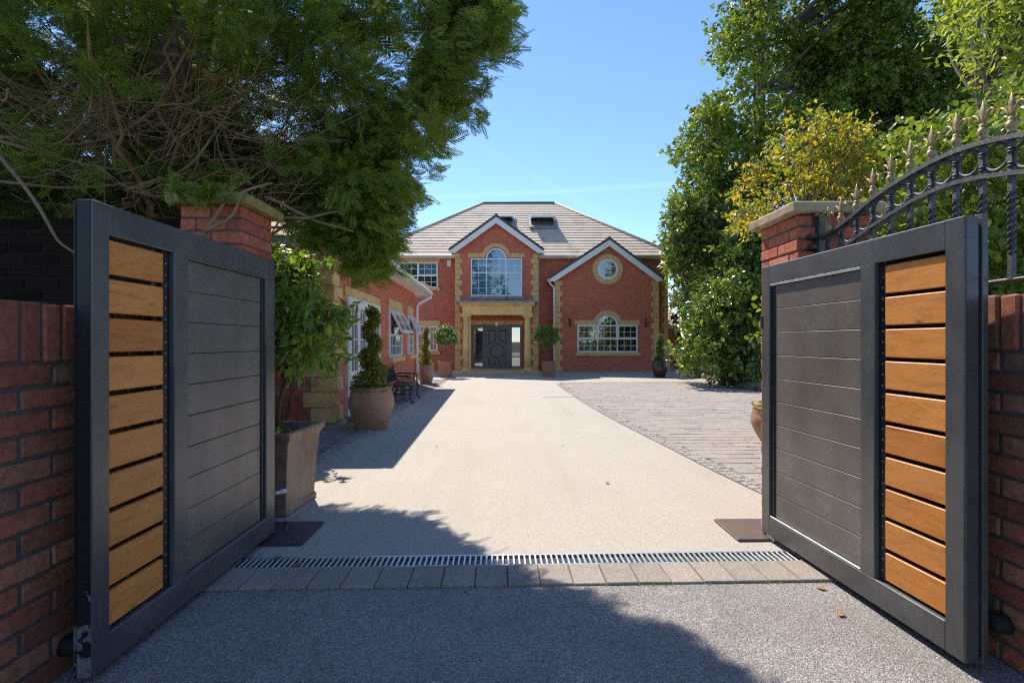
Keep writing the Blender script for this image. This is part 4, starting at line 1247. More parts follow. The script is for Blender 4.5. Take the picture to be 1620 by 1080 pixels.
# ------------------------------------------------------------------ gates
def gate(lab, near, far, mirror, ztop_near, ztop_far):
    """near, far: ends of the face in plan; local y runs from the near end, local +x is the face"""
    nv = Vector((near[0], near[1], 0)); fv = Vector((far[0], far[1], 0))
    d = fv - nv; L = d.length
    rz = math.atan2(-d.x, d.y)
    g = thing('driveway_gate', lab, 'gate', nv, rz, 'pair of open driveway gates')
    s = 1 if not mirror else -1          # the face looks to local +x (left gate) or -x (right gate)
    def B(m, x0, x1, y0, y1, z0, z1, c=0.004):
        a, b = sorted((s * x0, s * x1)); return m.cbox(a, b, y0, y1, z0, z1, c, 0)
    zb, zt = 0.035, (ztop_near + ztop_far) / 2
    v = [0, .058, .283, .318, .386, .918, 1.0] if not mirror else [0, .061, .291, .321, .386, .938, 1.0]
    v = [q * L for q in v]
    th = -0.055
    rb, rt = 0.15, zt - 0.11
    m = MB()
    B(m, th, 0, 0, v[1], zb, zt); B(m, th, 0, v[5], v[6], zb, zt)
    B(m, th, -.0005, v[1] - .003, v[5] + .003, zb + .0005, rb); B(m, th, -.0005, v[1] - .003, v[5] + .003, rt, zt - .0005)
    B(m, th + .001, -.001, v[3], v[4], rb - .003, rt + .003)
    m.build('frame', M['gate_frame'], g, True)
    # dark channel beside the slats with its screw heads
    m = MB(); B(m, -0.045, -0.022, v[2] + .001, v[3] - .001, rb, rt, .002); m.build('slat_channel', M['black_metal'], g, True)
    m = MB()
    k = 0; z = rb + .05
    while z < rt - .02:
        yy = (v[2] + v[3]) / 2 - 0.004
        m.tube([(s * -.022, yy, z), (s * -.019, yy, z)], [.0042, .003], 8)
        z += 0.0475
    m.build('screw_head', M['zinc'], g, True)
    # ten oak slats
    n = 10; pit = (rt - rb - (0.008 if not mirror else 0.012)) / n
    for i in range(n):
        gap = 0.019 if not mirror else 0.017
        zc = rb + 0.004 + pit * (i + .5)
        piece('slat', 0.022, round(v[2] - v[1] - .002, 3), round(pit - gap, 3), M['wood'], g, (s * -0.026, (v[1] + v[2]) / 2, zc), 0.004, 0.0008)
    # thin battens behind the slats
    m = MB(); 
    for q in (v[1] + .012, v[2] - .012): B(m, -0.05, -0.0385, q - .012, q + .012, rb, rt, .001)
    m.build('batten', M['black_metal'], g, True)
    # ten dark boards with open joints
    pit = (rt - rb - .02) / 10
    for i in range(10):
        zc = rb + .006 + pit * (i + .5)
        ln = round(v[5] - v[4] - .004, 3)
        mm = MB(); a, b = sorted((s * -.034, s * -.018)); mm.cbox(a, b, v[4] + .002, v[4] + .002 + ln - .03, zc - pit / 2 + .0012, zc + pit / 2 - .0012, 0.0022, 0)
        o = mm.build('board', M['gate_panel'], g, True)
    m = MB(); B(m, -.0345, -.012, v[5] - .030, v[5] - .0005, rb, rt, .002); m.build('side_channel', M['black_metal'], g, True)
    for za, zb_ in ((rt - .014, rt - .0005), (rb + .0005, rb + .008)):
        m = MB(); B(m, -.016, -.002, v[4] + .001, v[5] - .001, za, zb_, .002); m.build('trim_strip', M['zinc'] if mirror else M['gate_frame'], g, True)
    # closed back: dark sheet behind the boards, outer sheet edge
    m = MB(); B(m, -.046, -.0365, v[4] + .001, v[5] - .001, rb, rt, .001); m.build('backing_board', M['black_metal'], g, True)
    if mirror:
        m = MB(); B(m, -.066, -.0555, .02, L - .02, zb + .01, zt - .01, .002); m.build('rear_frame', M['black_metal'], g, True)
        m = MB(); B(m, -.090, -.0665, -.004, .05, zb, zt + .006, .002); B(m, -.090, -.0665, .05, L, zb, rb - .02, .002); B(m, -.090, -.0665, .05, L, rt + .02, zt, .002); B(m, -.09, -.0665, L - .06, L, rb, rt, .002)
        m.build('rear_plate', M['gate_frame'], g, True)
    else:
        m = MB(); B(m, -.062, -.0555, -.003, .06, zb, zt - .01, .001); m.build('edge_strip', M['peel'], g, True)
    m = MB(); a, b = sorted((s * -.05, s * -.004)); m.box(a, b, -.0035, -.0006, zb + .005, zt - .005); m.build('end_cap', M['peel'] if not mirror else M['gate_frame'], g, True)
    # hinge foot and latch
    m = MB(); B(m, -.045, -.01, L - .10, L - .03, 0.006, zb - .001, .003); m.tube([(s * -.03, L + .02, 0.0), (s * -.03, L + .02, .09)], .016, 10)
    B(m, -.04, -.02, L - .02, L + .03, .06, .085, .002)
    m.build('hinge_foot', M['zinc'] if mirror else M['black_metal'], g, True)
    m = MB(); B(m, -.02, .004, L - .012, L + .01, 1.28, 1.36, .003); m.build('latch_keep', M['black_metal'], g, True)
    return g
gl = gate('left driveway gate swung open in shade with oak slats and dark boards', (-1.453, 1.706), (-1.452, 3.02), False, 1.703, 1.684)
gr = gate('right driveway gate swung open in sun with scratched dark boards and oak slats', (1.636, 1.782), (1.537, 3.035), True, 1.661, 1.651)
# gate arm end by the left hinge
m = MB(); m.tube([(0, 0, 0), (.10, .06, 0.012)], .017, 12)
o = m.build('gate_opener', M['zinc']); o.location = (-1.52, 3.06, 0.245)
tag(o, 'short steel gate opener rod poking out between left gate and square planter', 'gate opener')
m = MB(); m.tube([(-.03, 0, -.245), (-.03, 0, -.01)], .012, 8); m.build('post', M['black_metal'], o, True)

# ------------------------------------------------------------------ iron railing with gilded fleurs-de-lis
XR = 1.92
rail = thing('iron_railing', 'arched hammered iron railing with gold fleur-de-lis finials on the right wall', 'railing', (XR, 2.15, 1.378))
UP = [(3.10, 1.834), (2.95, 1.852), (2.764, 1.900), (2.64, 1.945), (2.54, 1.972), (2.336, 2.007), (2.163, 2.019), (2.032, 2.012), (1.891, 1.986), (1.76, 1.950), (1.60, 1.885), (1.45, 1.835), (1.25, 1.805)]
LO = [(2.955, 1.715), (2.764, 1.764), (2.64, 1.802), (2.54, 1.828), (2.336, 1.872), (2.163, 1.886), (2.013, 1.871), (1.849, 1.836), (1.70, 1.79), (1.50, 1.725), (1.25, 1.68)]
def interp(L, y):
    L = sorted(L)
    if y <= L[0][0]: return L[0][1]
    for (ya, za), (yb, zb) in zip(L, L[1:]):
        if ya <= y <= yb:
            t = (y - ya) / (yb - ya); return za + (zb - za) * t
    return L[-1][1]
def smooth(L, n=60):
    ys = [L[0][0] + (L[-1][0] - L[0][0]) * i / n for i in range(n + 1)]
    zs = [interp(L, y) for y in ys]
    for _ in range(6): zs = [zs[0]] + [(zs[i - 1] + zs[i] * 2 + zs[i + 1]) / 4 for i in range(1, n)] + [zs[-1]]
    return list(zip(ys, zs))
def flatbar(path, w, t, nm, jit=0.0012):
    m = MB(); vs = []
    for i, (y, z) in enumerate(path):
        j = jit * (1 if i % 2 else -1)
        vs += [(XR - w / 2 - j, y, z - t / 2), (XR + w / 2 + j, y, z - t / 2), (XR + w / 2 + j, y, z + t / 2 + j), (XR - w / 2 - j, y, z + t / 2 + j)]
    fs = []
    for i in range(len(path) - 1):
        for k in range(4): fs.append((4 * i + k, 4 * i + (k + 1) % 4, 4 * i + 4 + (k + 1) % 4, 4 * i + 4 + k))
    m.add(vs, fs); return m.build(nm, M['iron'], rail)
UPs, LOs = smooth(UP, 110), smooth(LO, 110)
flatbar(UPs, 0.042, 0.020, 'upper_rail'); flatbar(LOs, 0.042, 0.018, 'lower_rail')
m = MB().tube([(XR, 3.09, 1.437), (XR, 0.98, 1.437)], 0.009, 8); m.build('bottom_rail', M['iron'], rail)
def finial():
    m = MB()
    m.lathe([(.012, 0), (.017, .004), (.012, .012), (.016, .02), (.02, .034), (.017, .046), (.011, .052), (.014, .058), (.010, .066)], (0, 0, 0), 12)
    # middle petal
    vs = []
    prof = [(.006, .062), (.011, .085), (.016, .107), (.013, .128), (.006, .146), (.0008, .160)]
    b = MB(); b.lathe(prof, (0, 0, 0), 8); m.add([(p[0] * .45, p[1], p[2]) for p in b.v], b.f, True)
    for s in (-1, 1):
        pts = [(0, s * .006, .060), (0, s * .012, .085), (0, s * .024, .106), (0, s * .038, .114), (0, s * .048, .107), (0, s * .050, .096), (0, s * .044, .090)]
        m.tube(pts, [.006, .0075, .0075, .007, .006, .005, .003], 6, 0.7)
        m.tube([(0, s * .004, .064), (0, s * .014, .056), (0, s * .018, .048)], [.004, .004, .003], 5)
    me = bpy.data.meshes.new('finial'); me.from_pydata(m.v, [], m.f); me.polygons.foreach_set('use_smooth', m.s); me.materials.append(M['gold']); me.update()
    return me
FIN = finial()
YS = [2.997, 2.878, 2.748, 2.624, 2.499, 2.376, 2.256, 2.131, 2.010, 1.894, 1.776, 1.655, 1.535, 1.415, 1.295]
for k, y in enumerate(YS):
    zu, zl = interp(UPs, y), interp(LOs, y)
    m = MB()
    m.box(-.009, .009, -.009, .009, 1.437 - zu, -.010)
    # twisted middle length
    za, zc = 1.437 + .10 - zu, zl - .07 - zu
    if zc > za + .05:
        vs = []; N = 26
        for i in range(N + 1):
            a = 2 * math.pi * i / 11; z = za + (zc - za) * i / N
            for q in range(4): vs.append((.0145 * math.cos(a + q * math.pi / 2), .0145 * math.sin(a + q * math.pi / 2), z))
        m.add(vs, [(4 * i + q, 4 * i + (q + 1) % 4, 4 * i + 4 + (q + 1) % 4, 4 * i + 4 + q) for i in range(N) for q in range(4)])
    for dz in (-.045, -.056, -.100, -.112) if zu - zl > .1 else ():
        m.lathe([(.013, dz - .004), (.0165, dz), (.013, dz + .004)], (0, 0, 0), 10)
    o = m.build('upright', M['iron'], rail, True); o.location = (0, y - 2.15, zu - 1.378)
    f = bpy.data.objects.new('finial', FIN); link(f, o); f.location = (0, 0, .012)
    if k + 1 < len(YS):
        yc = (y + YS[k + 1]) / 2; zc = (interp(UPs, yc) + interp(LOs, yc)) / 2; r = min((interp(UPs, yc) - interp(LOs, yc)) / 2 - .012, .049)
        if r > .02:
            m = MB(); pts = [(0, r * math.cos(a), r * math.sin(a)) for a in [2 * math.pi * i / 28 for i in range(29)]]
            m.tube(pts, .0055, 6, 1.3, False)
            o = m.build('ring', M['iron'], rail, True); o.location = (0, yc - 2.15, zc - 1.378)
# wall bracket and scroll at the pillar
m = MB(); m.box(XR - .018, XR + .018, 3.055, 3.098, 1.74, 1.98); m.box(XR - .07, XR - .02, 3.06, 3.098, 1.775, 1.80); m.box(XR - .07, XR - .02, 3.06, 3.098, 1.84, 1.865)
for z in (1.787, 1.852): m.tube([(XR - .055, 3.06, z), (XR - .055, 3.045, z)], [.016, .010], 10)
m.build('bracket', M['iron'], rail)
m = MB(); m.tube([(XR - .005, 3.05, 1.915), (XR - .006, 3.06, 1.975), (XR + .01, 3.055, 1.995), (XR + .06, 3.05, 1.993)], [.004, .006, .007, .006], 6)
m.tube([(XR - .006, 3.06, 1.975), (XR - .03, 3.055, 1.99), (XR - .045, 3.05, 1.978)], [.006, .006, .004], 6)
m.build('scroll', M['gold'], rail)

# ------------------------------------------------------------------ leaf scattering
def unit(a):
    return a / np.maximum(np.linalg.norm(a, axis=1, keepdims=True), 1e-9)
LEAF = {
    'broad': (np.array([[0, 0, 0], [-.34, .38, .07], [-.22, .78, .05], [0, 1.0, -.06], [.22, .78, .05], [.34, .38, .07]]), np.array([[0, 3, 2], [0, 2, 1], [0, 4, 3], [0, 5, 4]])),
    'kite': (np.array([[0, 0, 0], [-.30, .45, .07], [0, 1, -.05], [.30, .45, .07]]), np.array([[0, 2, 1], [0, 3, 2]])),
    'long': (np.array([[0, 0, 0], [-.17, .45, .05], [0, 1, -.10], [.17, .45, .05]]), np.array([[0, 2, 1], [0, 3, 2]])),
    'maple': (np.array([[0, 0, 0], [-.52, .35, .05], [-.22, .5, .03], [0, 1, -.08], [.22, .5, .03], [.52, .35, .05]]), np.array([[0, 2, 1], [0, 3, 2], [0, 4, 3], [0, 5, 4]])),
}
def spray_mid():
    V = []; T = []
    def tri(p, q, r_): b = len(V); V.extend([p, q, r_]); T.append([b, b + 1, b + 2])
    def up3(q): return [q[0], q[1], -.18 * q[1] ** 2 - .12 * q[0] ** 2]
    for i in range(8):
        y = .06 + .115 * i
        for s in (-1, 1):
            l = .46 * (1 - .62 * abs(y - .25) / .75) * (.85 + .3 * ((i * 5 + s) % 4) / 3)
            a = math.radians(50 - 18 * y); d = np.array([s * math.sin(a), math.cos(a)]); n = np.array([-d[1], d[0]])
            p = np.array([0., y + (.04 if s > 0 else 0)])
            b = len(V); m_ = p + d * l * .4
            V.extend([up3(p), up3(m_ - n * .024), up3(p + d * l), up3(m_ + n * .024)]); T.extend([[b, b + 1, b + 2], [b, b + 2, b + 3]])
            for k in (.22, .48):
                for e in (-1, 1):
                    b2 = a * s + e * .60; q = p + d * l * k; g = np.array([math.sin(b2), math.cos(b2)])
                    gn = np.array([-g[1], g[0]]) * .018; L2 = l * (.40 - .25 * k)
                    bb_ = len(V); V.extend([up3(q - gn), up3(q + gn), up3(q + g * L2)]); T.append([bb_, bb_ + 1, bb_ + 2])
    b = len(V); V.extend([up3((-.016, 0)), up3((.016, 0)), up3((0, 1.06))]); T.append([b, b + 1, b + 2])
    return np.array(V), np.array(T)
LEAF['spray'] = spray_mid()
def spray_light():
    V = []; T = []
    for i in range(7):
        y = .08 + .13 * i
        for s in (-1, 1):
            l = .42 * (1 - .55 * y); a = math.radians(45 - 12 * y); b = len(V)
            d = np.array([s * math.sin(a), math.cos(a)]); n = np.array([-d[1], d[0]]) * .042
            p = np.array([0., y]); m_ = p + d * l * .5
            for q in (p, m_ - n, p + d * l, m_ + n): V.append([q[0], q[1], -.12 * q[1] ** 2 - .1 * q[0] ** 2])
            T += [[b, b + 1, b + 2], [b, b + 2, b + 3]]
    b = len(V); V += [[-.03, 0, 0], [.03, 0, 0], [0, 1.06, -.14]]; T += [[b, b + 1, b + 2]]
    return np.array(V), np.array(T)
LEAF['spray_light'] = spray_light()

def scatter(kind, pos, axis, nrm, size):
    V, T = LEAF[kind]
    y = unit(axis); z = unit(nrm - y * np.sum(nrm * y, axis=1, keepdims=True)); x = np.cross(y, z)
    W = (pos[:, None, :] + size[:, None, None] * (V[None, :, 0:1] * x[:, None, :] + V[None, :, 1:2] * y[:, None, :] + V[None, :, 2:3] * z[:, None, :]))
    n, k = len(pos), len(V)
    F_ = (T[None] + (np.arange(n) * k)[:, None, None])
    return W.reshape(-1, 3), F_.reshape(-1, 3)

def blob_leaves(blobs, per, size, kind='kite', twig=0.28, lpt=9, droop=0.25, shell=0.45, jit=0.35, up=0.5):
    """blobs: (x, y, z, r); leaves sit along short twigs inside each blob"""
    pos = []; ax = []; nm = []; sz = []; tw = []
    for (bx, by, bz, r) in blobs:
        nt_ = max(3, int(per * r * r / lpt))
        d = unit(RNG.normal(size=(nt_, 3)))
        rad = r * (shell + (1 - shell) * RNG.random((nt_, 1)) ** 0.6)
        base = np.array([bx, by, bz]) + d * rad * np.array([1, 1, 0.85])
        td = unit(d + RNG.normal(size=(nt_, 3)) * .55 + np.array([0, 0, .1]))
        L = twig * (0.6 + .8 * RNG.random((nt_, 1)))
        t = RNG.random((nt_, lpt, 1))
        p = base[:, None, :] + td[:, None, :] * (L[:, None, :] * (t - .4)) + RNG.normal(size=(nt_, lpt, 3)) * size * jit
        a = td[:, None, :] * .7 + RNG.normal(size=(nt_, lpt, 3)) * .75 + np.array([0, 0, -droop])
        n_ = d[:, None, :] * .45 + RNG.normal(size=(nt_, lpt, 3)) * .55 + np.array([0, 0, up])
        pos.append(p.reshape(-1, 3)); ax.append(a.reshape(-1, 3)); nm.append(n_.reshape(-1, 3))
        sz.append(size * (0.65 + .7 * RNG.random(nt_ * lpt)))
        tw.append((base - td * L * .5, base + td * L * .4))
    return scatter(kind, np.concatenate(pos), np.concatenate(ax), np.concatenate(nm), np.concatenate(sz)), tw

def in_poly(p, poly):
    x, y = p; c = False; j = len(poly) - 1
    for i in range(len(poly)):
        xi, yi = poly[i]; xj, yj = poly[j]
        if (yi > y) != (yj > y) and x < (xj - xi) * (y - yi) / (yj - yi) + xi: c = not c
        j = i
    return c
def edge_dist(p, poly):
    best = 1e9
    for i in range(len(poly)):
        a, b = Vector(poly[i]), Vector(poly[(i + 1) % len(poly)]); q = Vector(p); ab = b - a
        t = max(0, min(1, (q - a).dot(ab) / max(ab.length_squared, 1e-9))); best = min(best, (a + ab * t - q).length)
    return best
def fill(poly, Y0, Y1, n, r0, r1, edge=0.8, ok=None, tries=60):
    """blobs whose outline seen from the drive stays inside the crown's outline"""
    xs = [p[0] for p in poly]; ys = [p[1] for p in poly]; out = []
    for _ in range(n * tries):
        if len(out) >= n: break
        p = (random.uniform(min(xs), max(xs)), random.uniform(min(ys), max(ys)))
        if not in_poly(p, poly): continue
        Y = random.uniform(Y0, Y1); r = random.uniform(r0, r1)
        if edge_dist(p, poly) < r * F / Y * edge: continue
        w = at(p[0], p[1], Y)
        if ok and not ok(w, r): continue
        out.append((w.x, w.y, w.z, r))
    return out

def limb(m, a, b, ra, rb, sag=0.0, n=6, jit=0.0, sides=6):
    a = Vector(a); b = Vector(b); pts = []; rs = []
    off = Vector((random.uniform(-1, 1), random.uniform(-1, 1), random.uniform(-1, 1))) * jit
    for i in range(n + 1):
        t = i / n
        p = a.lerp(b, t) + Vector((0, 0, -sag * 4 * t * (1 - t))) + off * (4 * t * (1 - t))
        if 0 < i < n: p += Vector((random.uniform(-1, 1), random.uniform(-1, 1), random.uniform(-1, 1))) * jit * .25
        pts.append(p); rs.append(ra + (rb - ra) * t)
    m.tube(pts, rs, sides)
    return pts

def tree(name, lab, cat, base, top, r, blobs, leafmat, barkmat, per, size, kind, group=None, nl=26, twigs=0, **kw):
    t = thing(name, lab, cat, base, 0, group)
    m = MB()
    base = Vector(base); top = Vector(top)
    tp = limb(m, base - Vector((0, 0, .1)), top, r, r * .35, 0, 8, r * .5, 10)
    m.build('trunk', barkmat, t)
    m = MB()
    bl = sorted(blobs, key=lambda b: -b[3])[:nl] if nl < len(blobs) else blobs
    for b in random.sample(list(blobs), min(nl, len(blobs))):
        k = max(1, min(len(tp) - 2, int(len(tp) * max(0.05, min(.95, (b[2] - base.z) / max(.1, top.z - base.z) - .22)))))
        limb(m, tp[k], (b[0], b[1], b[2]), r * .38, r * .06, -.05, 6, r * .9, 5)
    (V, T), tw = blob_leaves(blobs, per, size, kind, **kw)
    if twigs:
        st = np.concatenate([a[0] for a in tw]); en = np.concatenate([a[1] for a in tw])
        for i in RNG.choice(len(st), min(twigs, len(st)), replace=False):
            m.tube([st[i], en[i]], [r * .05 + .002, .0015], 4)
        for b in blobs:
            for _ in range(3):
                q = Vector(b[:3]) + Vector((random.uniform(-1, 1), random.uniform(-1, 1), random.uniform(-.6, 1))) * b[3] * .8
                limb(m, b[:3], q, r * .08 + .002, .002, 0, 4, .03, 4)
    m.build('branches', barkmat, t)
    from_np('crown', V, T, leafmat, t)
    return t

# ------------------------------------------------------------------ the overhanging conifer
SX, SY = 0.34, -0.74                                   # how far a shadow moves for each metre of height
SHB = [(-9, 9), (-2.1, 9), (-2.0, 3.62), (-1.43, 3.6), (-.76, 3.48), (-.455, 3.22), (-.14, 2.78), (.22, 2.42), (.54, 2.22), (.73, 2.02), (.88, 1.76), (1.0, 1.66), (1.42, 1.58), (1.55, -3), (9, -9)]
def shade_ok(w, r):
    gx, gy = w.x + SX * w.z, w.y + SY * w.z
    for (xa, ya), (xb, yb) in zip(SHB, SHB[1:]):
        if xa <= gx + r * .55 <= xb:
            return gy + r * .75 < ya + (yb - ya) * (gx + r * .55 - xa) / (xb - xa)
    return False
OUTER = [(-400, -3000), (900, -3000), (900, -160), (858, 0), (842, 50), (826, 120), (800, 200), (756, 222), (728, 268), (708, 316), (694, 350), (672, 398), (652, 434), (610, 458), (566, 462), (546, 440), (530, 408), (508, 396), (486, 420), (462, 390), (440, 340)]
CON = OUTER + [(452, 296), (520, 262), (560, 226), (480, 190), (400, 150), (290, 120), (120, 130), (0, 100), (-400, 100)]
CONV = [(x, max(y, -140)) for x, y in CON]
blobs = fill(CONV, 3.6, 6.2, 300, 0.14, 0.32, 0.8, shade_ok)
EDGE = [(560, 240), (640, 120), (700, -60), (885, -60), (860, 0), (844, 50), (828, 120), (802, 200), (756, 222), (730, 268), (710, 316), (696, 350), (674, 398), (654, 434), (610, 458), (566, 462), (546, 440), (530, 408), (508, 396), (486, 410), (470, 390)]
blobs += fill(EDGE, 4.2, 6.0, 420, 0.08, 0.19, 0.55, shade_ok)
blobs += fill([(660, 150), (700, -60), (862, -80), (838, 0), (826, 50), (812, 120), (788, 200), (742, 222)], 3.9, 5.4, 190, 0.07, 0.15, 0.5, shade_ok)
blobs += fill([(440, 200), (620, 160), (700, 200), (690, 320), (600, 340), (470, 300)], 3.9, 4.9, 46, 0.08, 0.16, 0.5, shade_ok)
blobs += fill([(432, 320), (520, 300), (600, 320), (600, 450), (552, 440), (528, 404), (500, 392), (440, 395)], 3.95, 5.4, 60, 0.09, 0.18, 0.6, shade_ok)
LOW = [(470, 330), (600, 250), (690, 300), (680, 345), (660, 392), (642, 424), (604, 452), (566, 458), (546, 436), (530, 404), (508, 392), (486, 410), (450, 380)]
blobs += fill(LOW, 3.9, 5.2, 90, 0.10, 0.2, 0.75, shade_ok)
# sprays hanging close over the gate
NEAR = [(20, 60), (120, 90), (250, 120), (285, 160), (215, 165), (120, 130), (30, 105)]
nearb = fill(NEAR, 3.1, 3.7, 16, 0.09, 0.16, 0.6, shade_ok) + fill([(210, -40), (420, -40), (440, 60), (410, 130), (330, 115), (300, 60), (230, 40)], 3.3, 4.2, 34, 0.10, 0.2, 0.6, shade_ok)
nearb += fill([(-100, -120), (300, -120), (260, 30), (60, 60), (-100, 80)], 3.0, 4.2, 40, 0.12, 0.24, 0.6, shade_ok)
nearb += fill([(262, 285), (372, 283), (378, 312), (330, 330), (264, 316)], 2.86, 3.0, 16, 0.04, 0.09, 0.5, shade_ok)
blobs += fill([(370, 10), (620, 10), (620, 220), (480, 215), (370, 190)], 4.3, 6.0, 110, 0.10, 0.22, 0.4, shade_ok)
blobs += fill([(400, 185), (560, 205), (600, 300), (480, 330), (410, 300)], 3.8, 4.8, 34, 0.07, 0.15, 0.5, shade_ok)
blobs += fill([(0, 120), (430, 130), (440, 280), (300, 320), (0, 320)], 3.7, 5.4, 60, 0.07, 0.16, 0.5, shade_ok)
blobs += nearb
# dense inner and upper mass that keeps the underside dark
def in_crown(w, r):
    if not shade_ok(w, r): return False
    if w.y < .8: return True
    px = 810 + w.x / w.y * F; py = 540 - (w.z - EYE) / w.y * F; rp = r * F / w.y
    if py + rp < 0: return px + rp < 860
    return in_poly((px, py), OUTER + [(-3000, 336), (-3000, -3000)]) and px < 840 and edge_dist((px, py), OUTER) > rp * .9 and (py + rp < 110 or w.y > 5.6)
mass = []
for _ in range(60000):
    if len(mass) >= 110: break
    w = Vector((random.uniform(-7.5, .6), random.uniform(-1.0, 9.0), random.uniform(2.2, 8.5)))
    if w.y < 3.6: continue
    if w.y < 5.6 and w.z < 3.0: continue
    r = random.uniform(.35, .7)
    if in_crown(w, r): mass.append((w.x, w.y, w.z, r))
back = []
BK = [(-300, -200), (560, -200), (600, 120), (560, 230), (470, 300), (440, 340), (300, 345), (-300, 345)]
back = fill(BK, 6.2, 8.6, 150, 0.3, 0.6, 0.55, lambda w, r: w.x + r < -1.9 and (shade_ok(w, r) or w.x + SX * w.z < -2.2))
gap = [(300, 200), (420, 205), (520, 190), (700, 170), (720, 250), (690, 312), (640, 345), (470, 350), (430, 342), (300, 338)]
infill = fill(gap, 4.9, 6.1, 110, 0.18, 0.34, 0.45, lambda w, r: shade_ok(w, r * .8))
infill += fill([(-300, 60), (360, 90), (420, 220), (330, 338), (-300, 342)], 5.6, 7.6, 130, 0.3, 0.5, 0.4, lambda w, r: w.x < -2.0)
infill += fill([(-300, 240), (340, 250), (430, 290), (420, 345), (-300, 345)], 4.0, 5.6, 120, 0.18, 0.34, 0.45, lambda w, r: w.x < -1.9)
over = []  # unseen canopy blobs added above the left wall to darken wall and gate
while len(over) < 26:
    w = Vector((random.uniform(-6.5, -1.6), random.uniform(-3.5, 3.0), random.uniform(2.7, 5.2))); r = random.uniform(.4, .7)
    if w.y > .7:
        px = 810 + w.x / w.y * F; py = 540 - (w.z - EYE) / w.y * F
        if px + r * F / w.y > -40 and py + r * F / w.y > -40: continue
    if shade_ok(w, r): over.append((w.x, w.y, w.z, r))
ctree = thing('cypress_tree', 'huge dark cypress overhanging the left gate with bare brown inner branches', 'tree', (-3.6, 4.9, 0))
m = MB()
tk = limb(m, (-3.6, 4.9, -.1), (-3.3, 5.3, 8.0), 0.21, 0.08, 0, 10, 0.12, 12)
tk2 = limb(m, (-3.4, 5.1, 0.4), (-4.3, 4.4, 6.5), 0.13, 0.06, 0, 8, 0.15, 10)
m.build('trunk', M['bark'], ctree)
m = MB()
bs = [b for b in blobs if 540 - (b[2] - EYE) / b[1] * F < 270 and 810 + b[0] / b[1] * F < 600]; random.shuffle(bs)
for i, b in enumerate(bs[:120]):
    end = Vector(b[:3])
    zst = max(1.5, min(6.2, end.z * .8 - .5 + random.uniform(-.5, .7)))
    st = min(tk, key=lambda p: abs(p.z - zst)) + Vector((random.uniform(-.6, .9), random.uniform(-.5, .4), 0))
    big = i < 26
    limb(m, st, end, 0.034 if big else random.uniform(.006, .013), 0.003, random.uniform(.05, .32), 9, 0.16, 6 if big else 5)
# crossing bare twigs hanging below the canopy
for i in range(230):
    x0 = random.uniform(-60, 430); y0 = random.uniform(120, 325); Y = random.uniform(3.3, 5.6)
    a = at(x0, y0, Y)
    ln = random.uniform(.3, .85)
    d = Vector((random.uniform(.55, 1), random.uniform(-.45, .35), random.uniform(-.25, .55))).normalized()
    b = a + d * ln
    bx = 810 + b.x / b.y * F; by = 540 - (b.z - EYE) / b.y * F
    if bx > 600 or by > 345: continue
    if not shade_ok(b, .05): continue
    r = random.uniform(.002, .0055)
    pts = limb(m, a, b, r, .0015, random.uniform(-.02, .14), 7, .10, 4)
    for _ in range(3):
        q = pts[random.randrange(2, 6)]
        e = q + (d + Vector((random.uniform(-.6, .6), random.uniform(-.6, .6), random.uniform(-.6, .5)))).normalized() * random.uniform(.1, .35)
        limb(m, q, e, r * .5, .001, .02, 4, .03, 4)
# heavier limbs that cross in front of the wall and the pillar
for pts in ([(-40, 200, 3.4), (60, 320, 3.05), (92, 385, 2.95), (125, 402, 2.9)], [(300, 415, 2.95), (330, 360, 2.9), (356, 318, 2.92), (392, 300, 3.0), (430, 290, 3.2)],
            [(326, 366, 2.90), (368, 345, 2.88), (382, 306, 2.9)], [(395, 330, 3.7), (440, 346, 3.65), (480, 346, 3.6), (520, 336, 3.7), (560, 330, 3.9)], [(420, 310, 3.8), (470, 335, 3.7), (505, 352, 3.6), (560, 366, 3.7)],
            [(0, 225, 3.8), (140, 262, 3.9), (280, 280, 4.1), (430, 262, 4.6)], [(-60, 280, 3.6), (120, 300, 3.9), (260, 285, 4.2), (400, 230, 4.8)], [(0, 215, 4.2), (120, 232, 4.2), (220, 205, 4.3), (300, 160, 4.6)],
            [(-30, 130, 3.5), (8, 165, 3.5), (14, 140, 3.5)], [(140, 60, 3.6), (148, 140, 3.7), (142, 185, 3.7), (100, 225, 3.8), (20, 245, 3.9)], [(200, 300, 3.9), (300, 270, 4.0), (360, 180, 4.2), (420, 90, 4.4)]):
    P3 = [at(*p) for p in pts]
    fine = []
    for k in range(len(P3) - 1):
        for q in range(5): fine.append(P3[k].lerp(P3[k + 1], q / 5) + Vector((0, 0, random.uniform(-.012, .012))))
    fine.append(P3[-1])
    for _ in range(2): fine = [fine[0]] + [(fine[i - 1] + fine[i] * 2 + fine[i + 1]) / 4 for i in range(1, len(fine) - 1)] + [fine[-1]]
    n = len(fine); m.tube(fine, [0.014 - .009 * i / n for i in range(n)], 6)
m.build('branches', M['twig'], ctree)

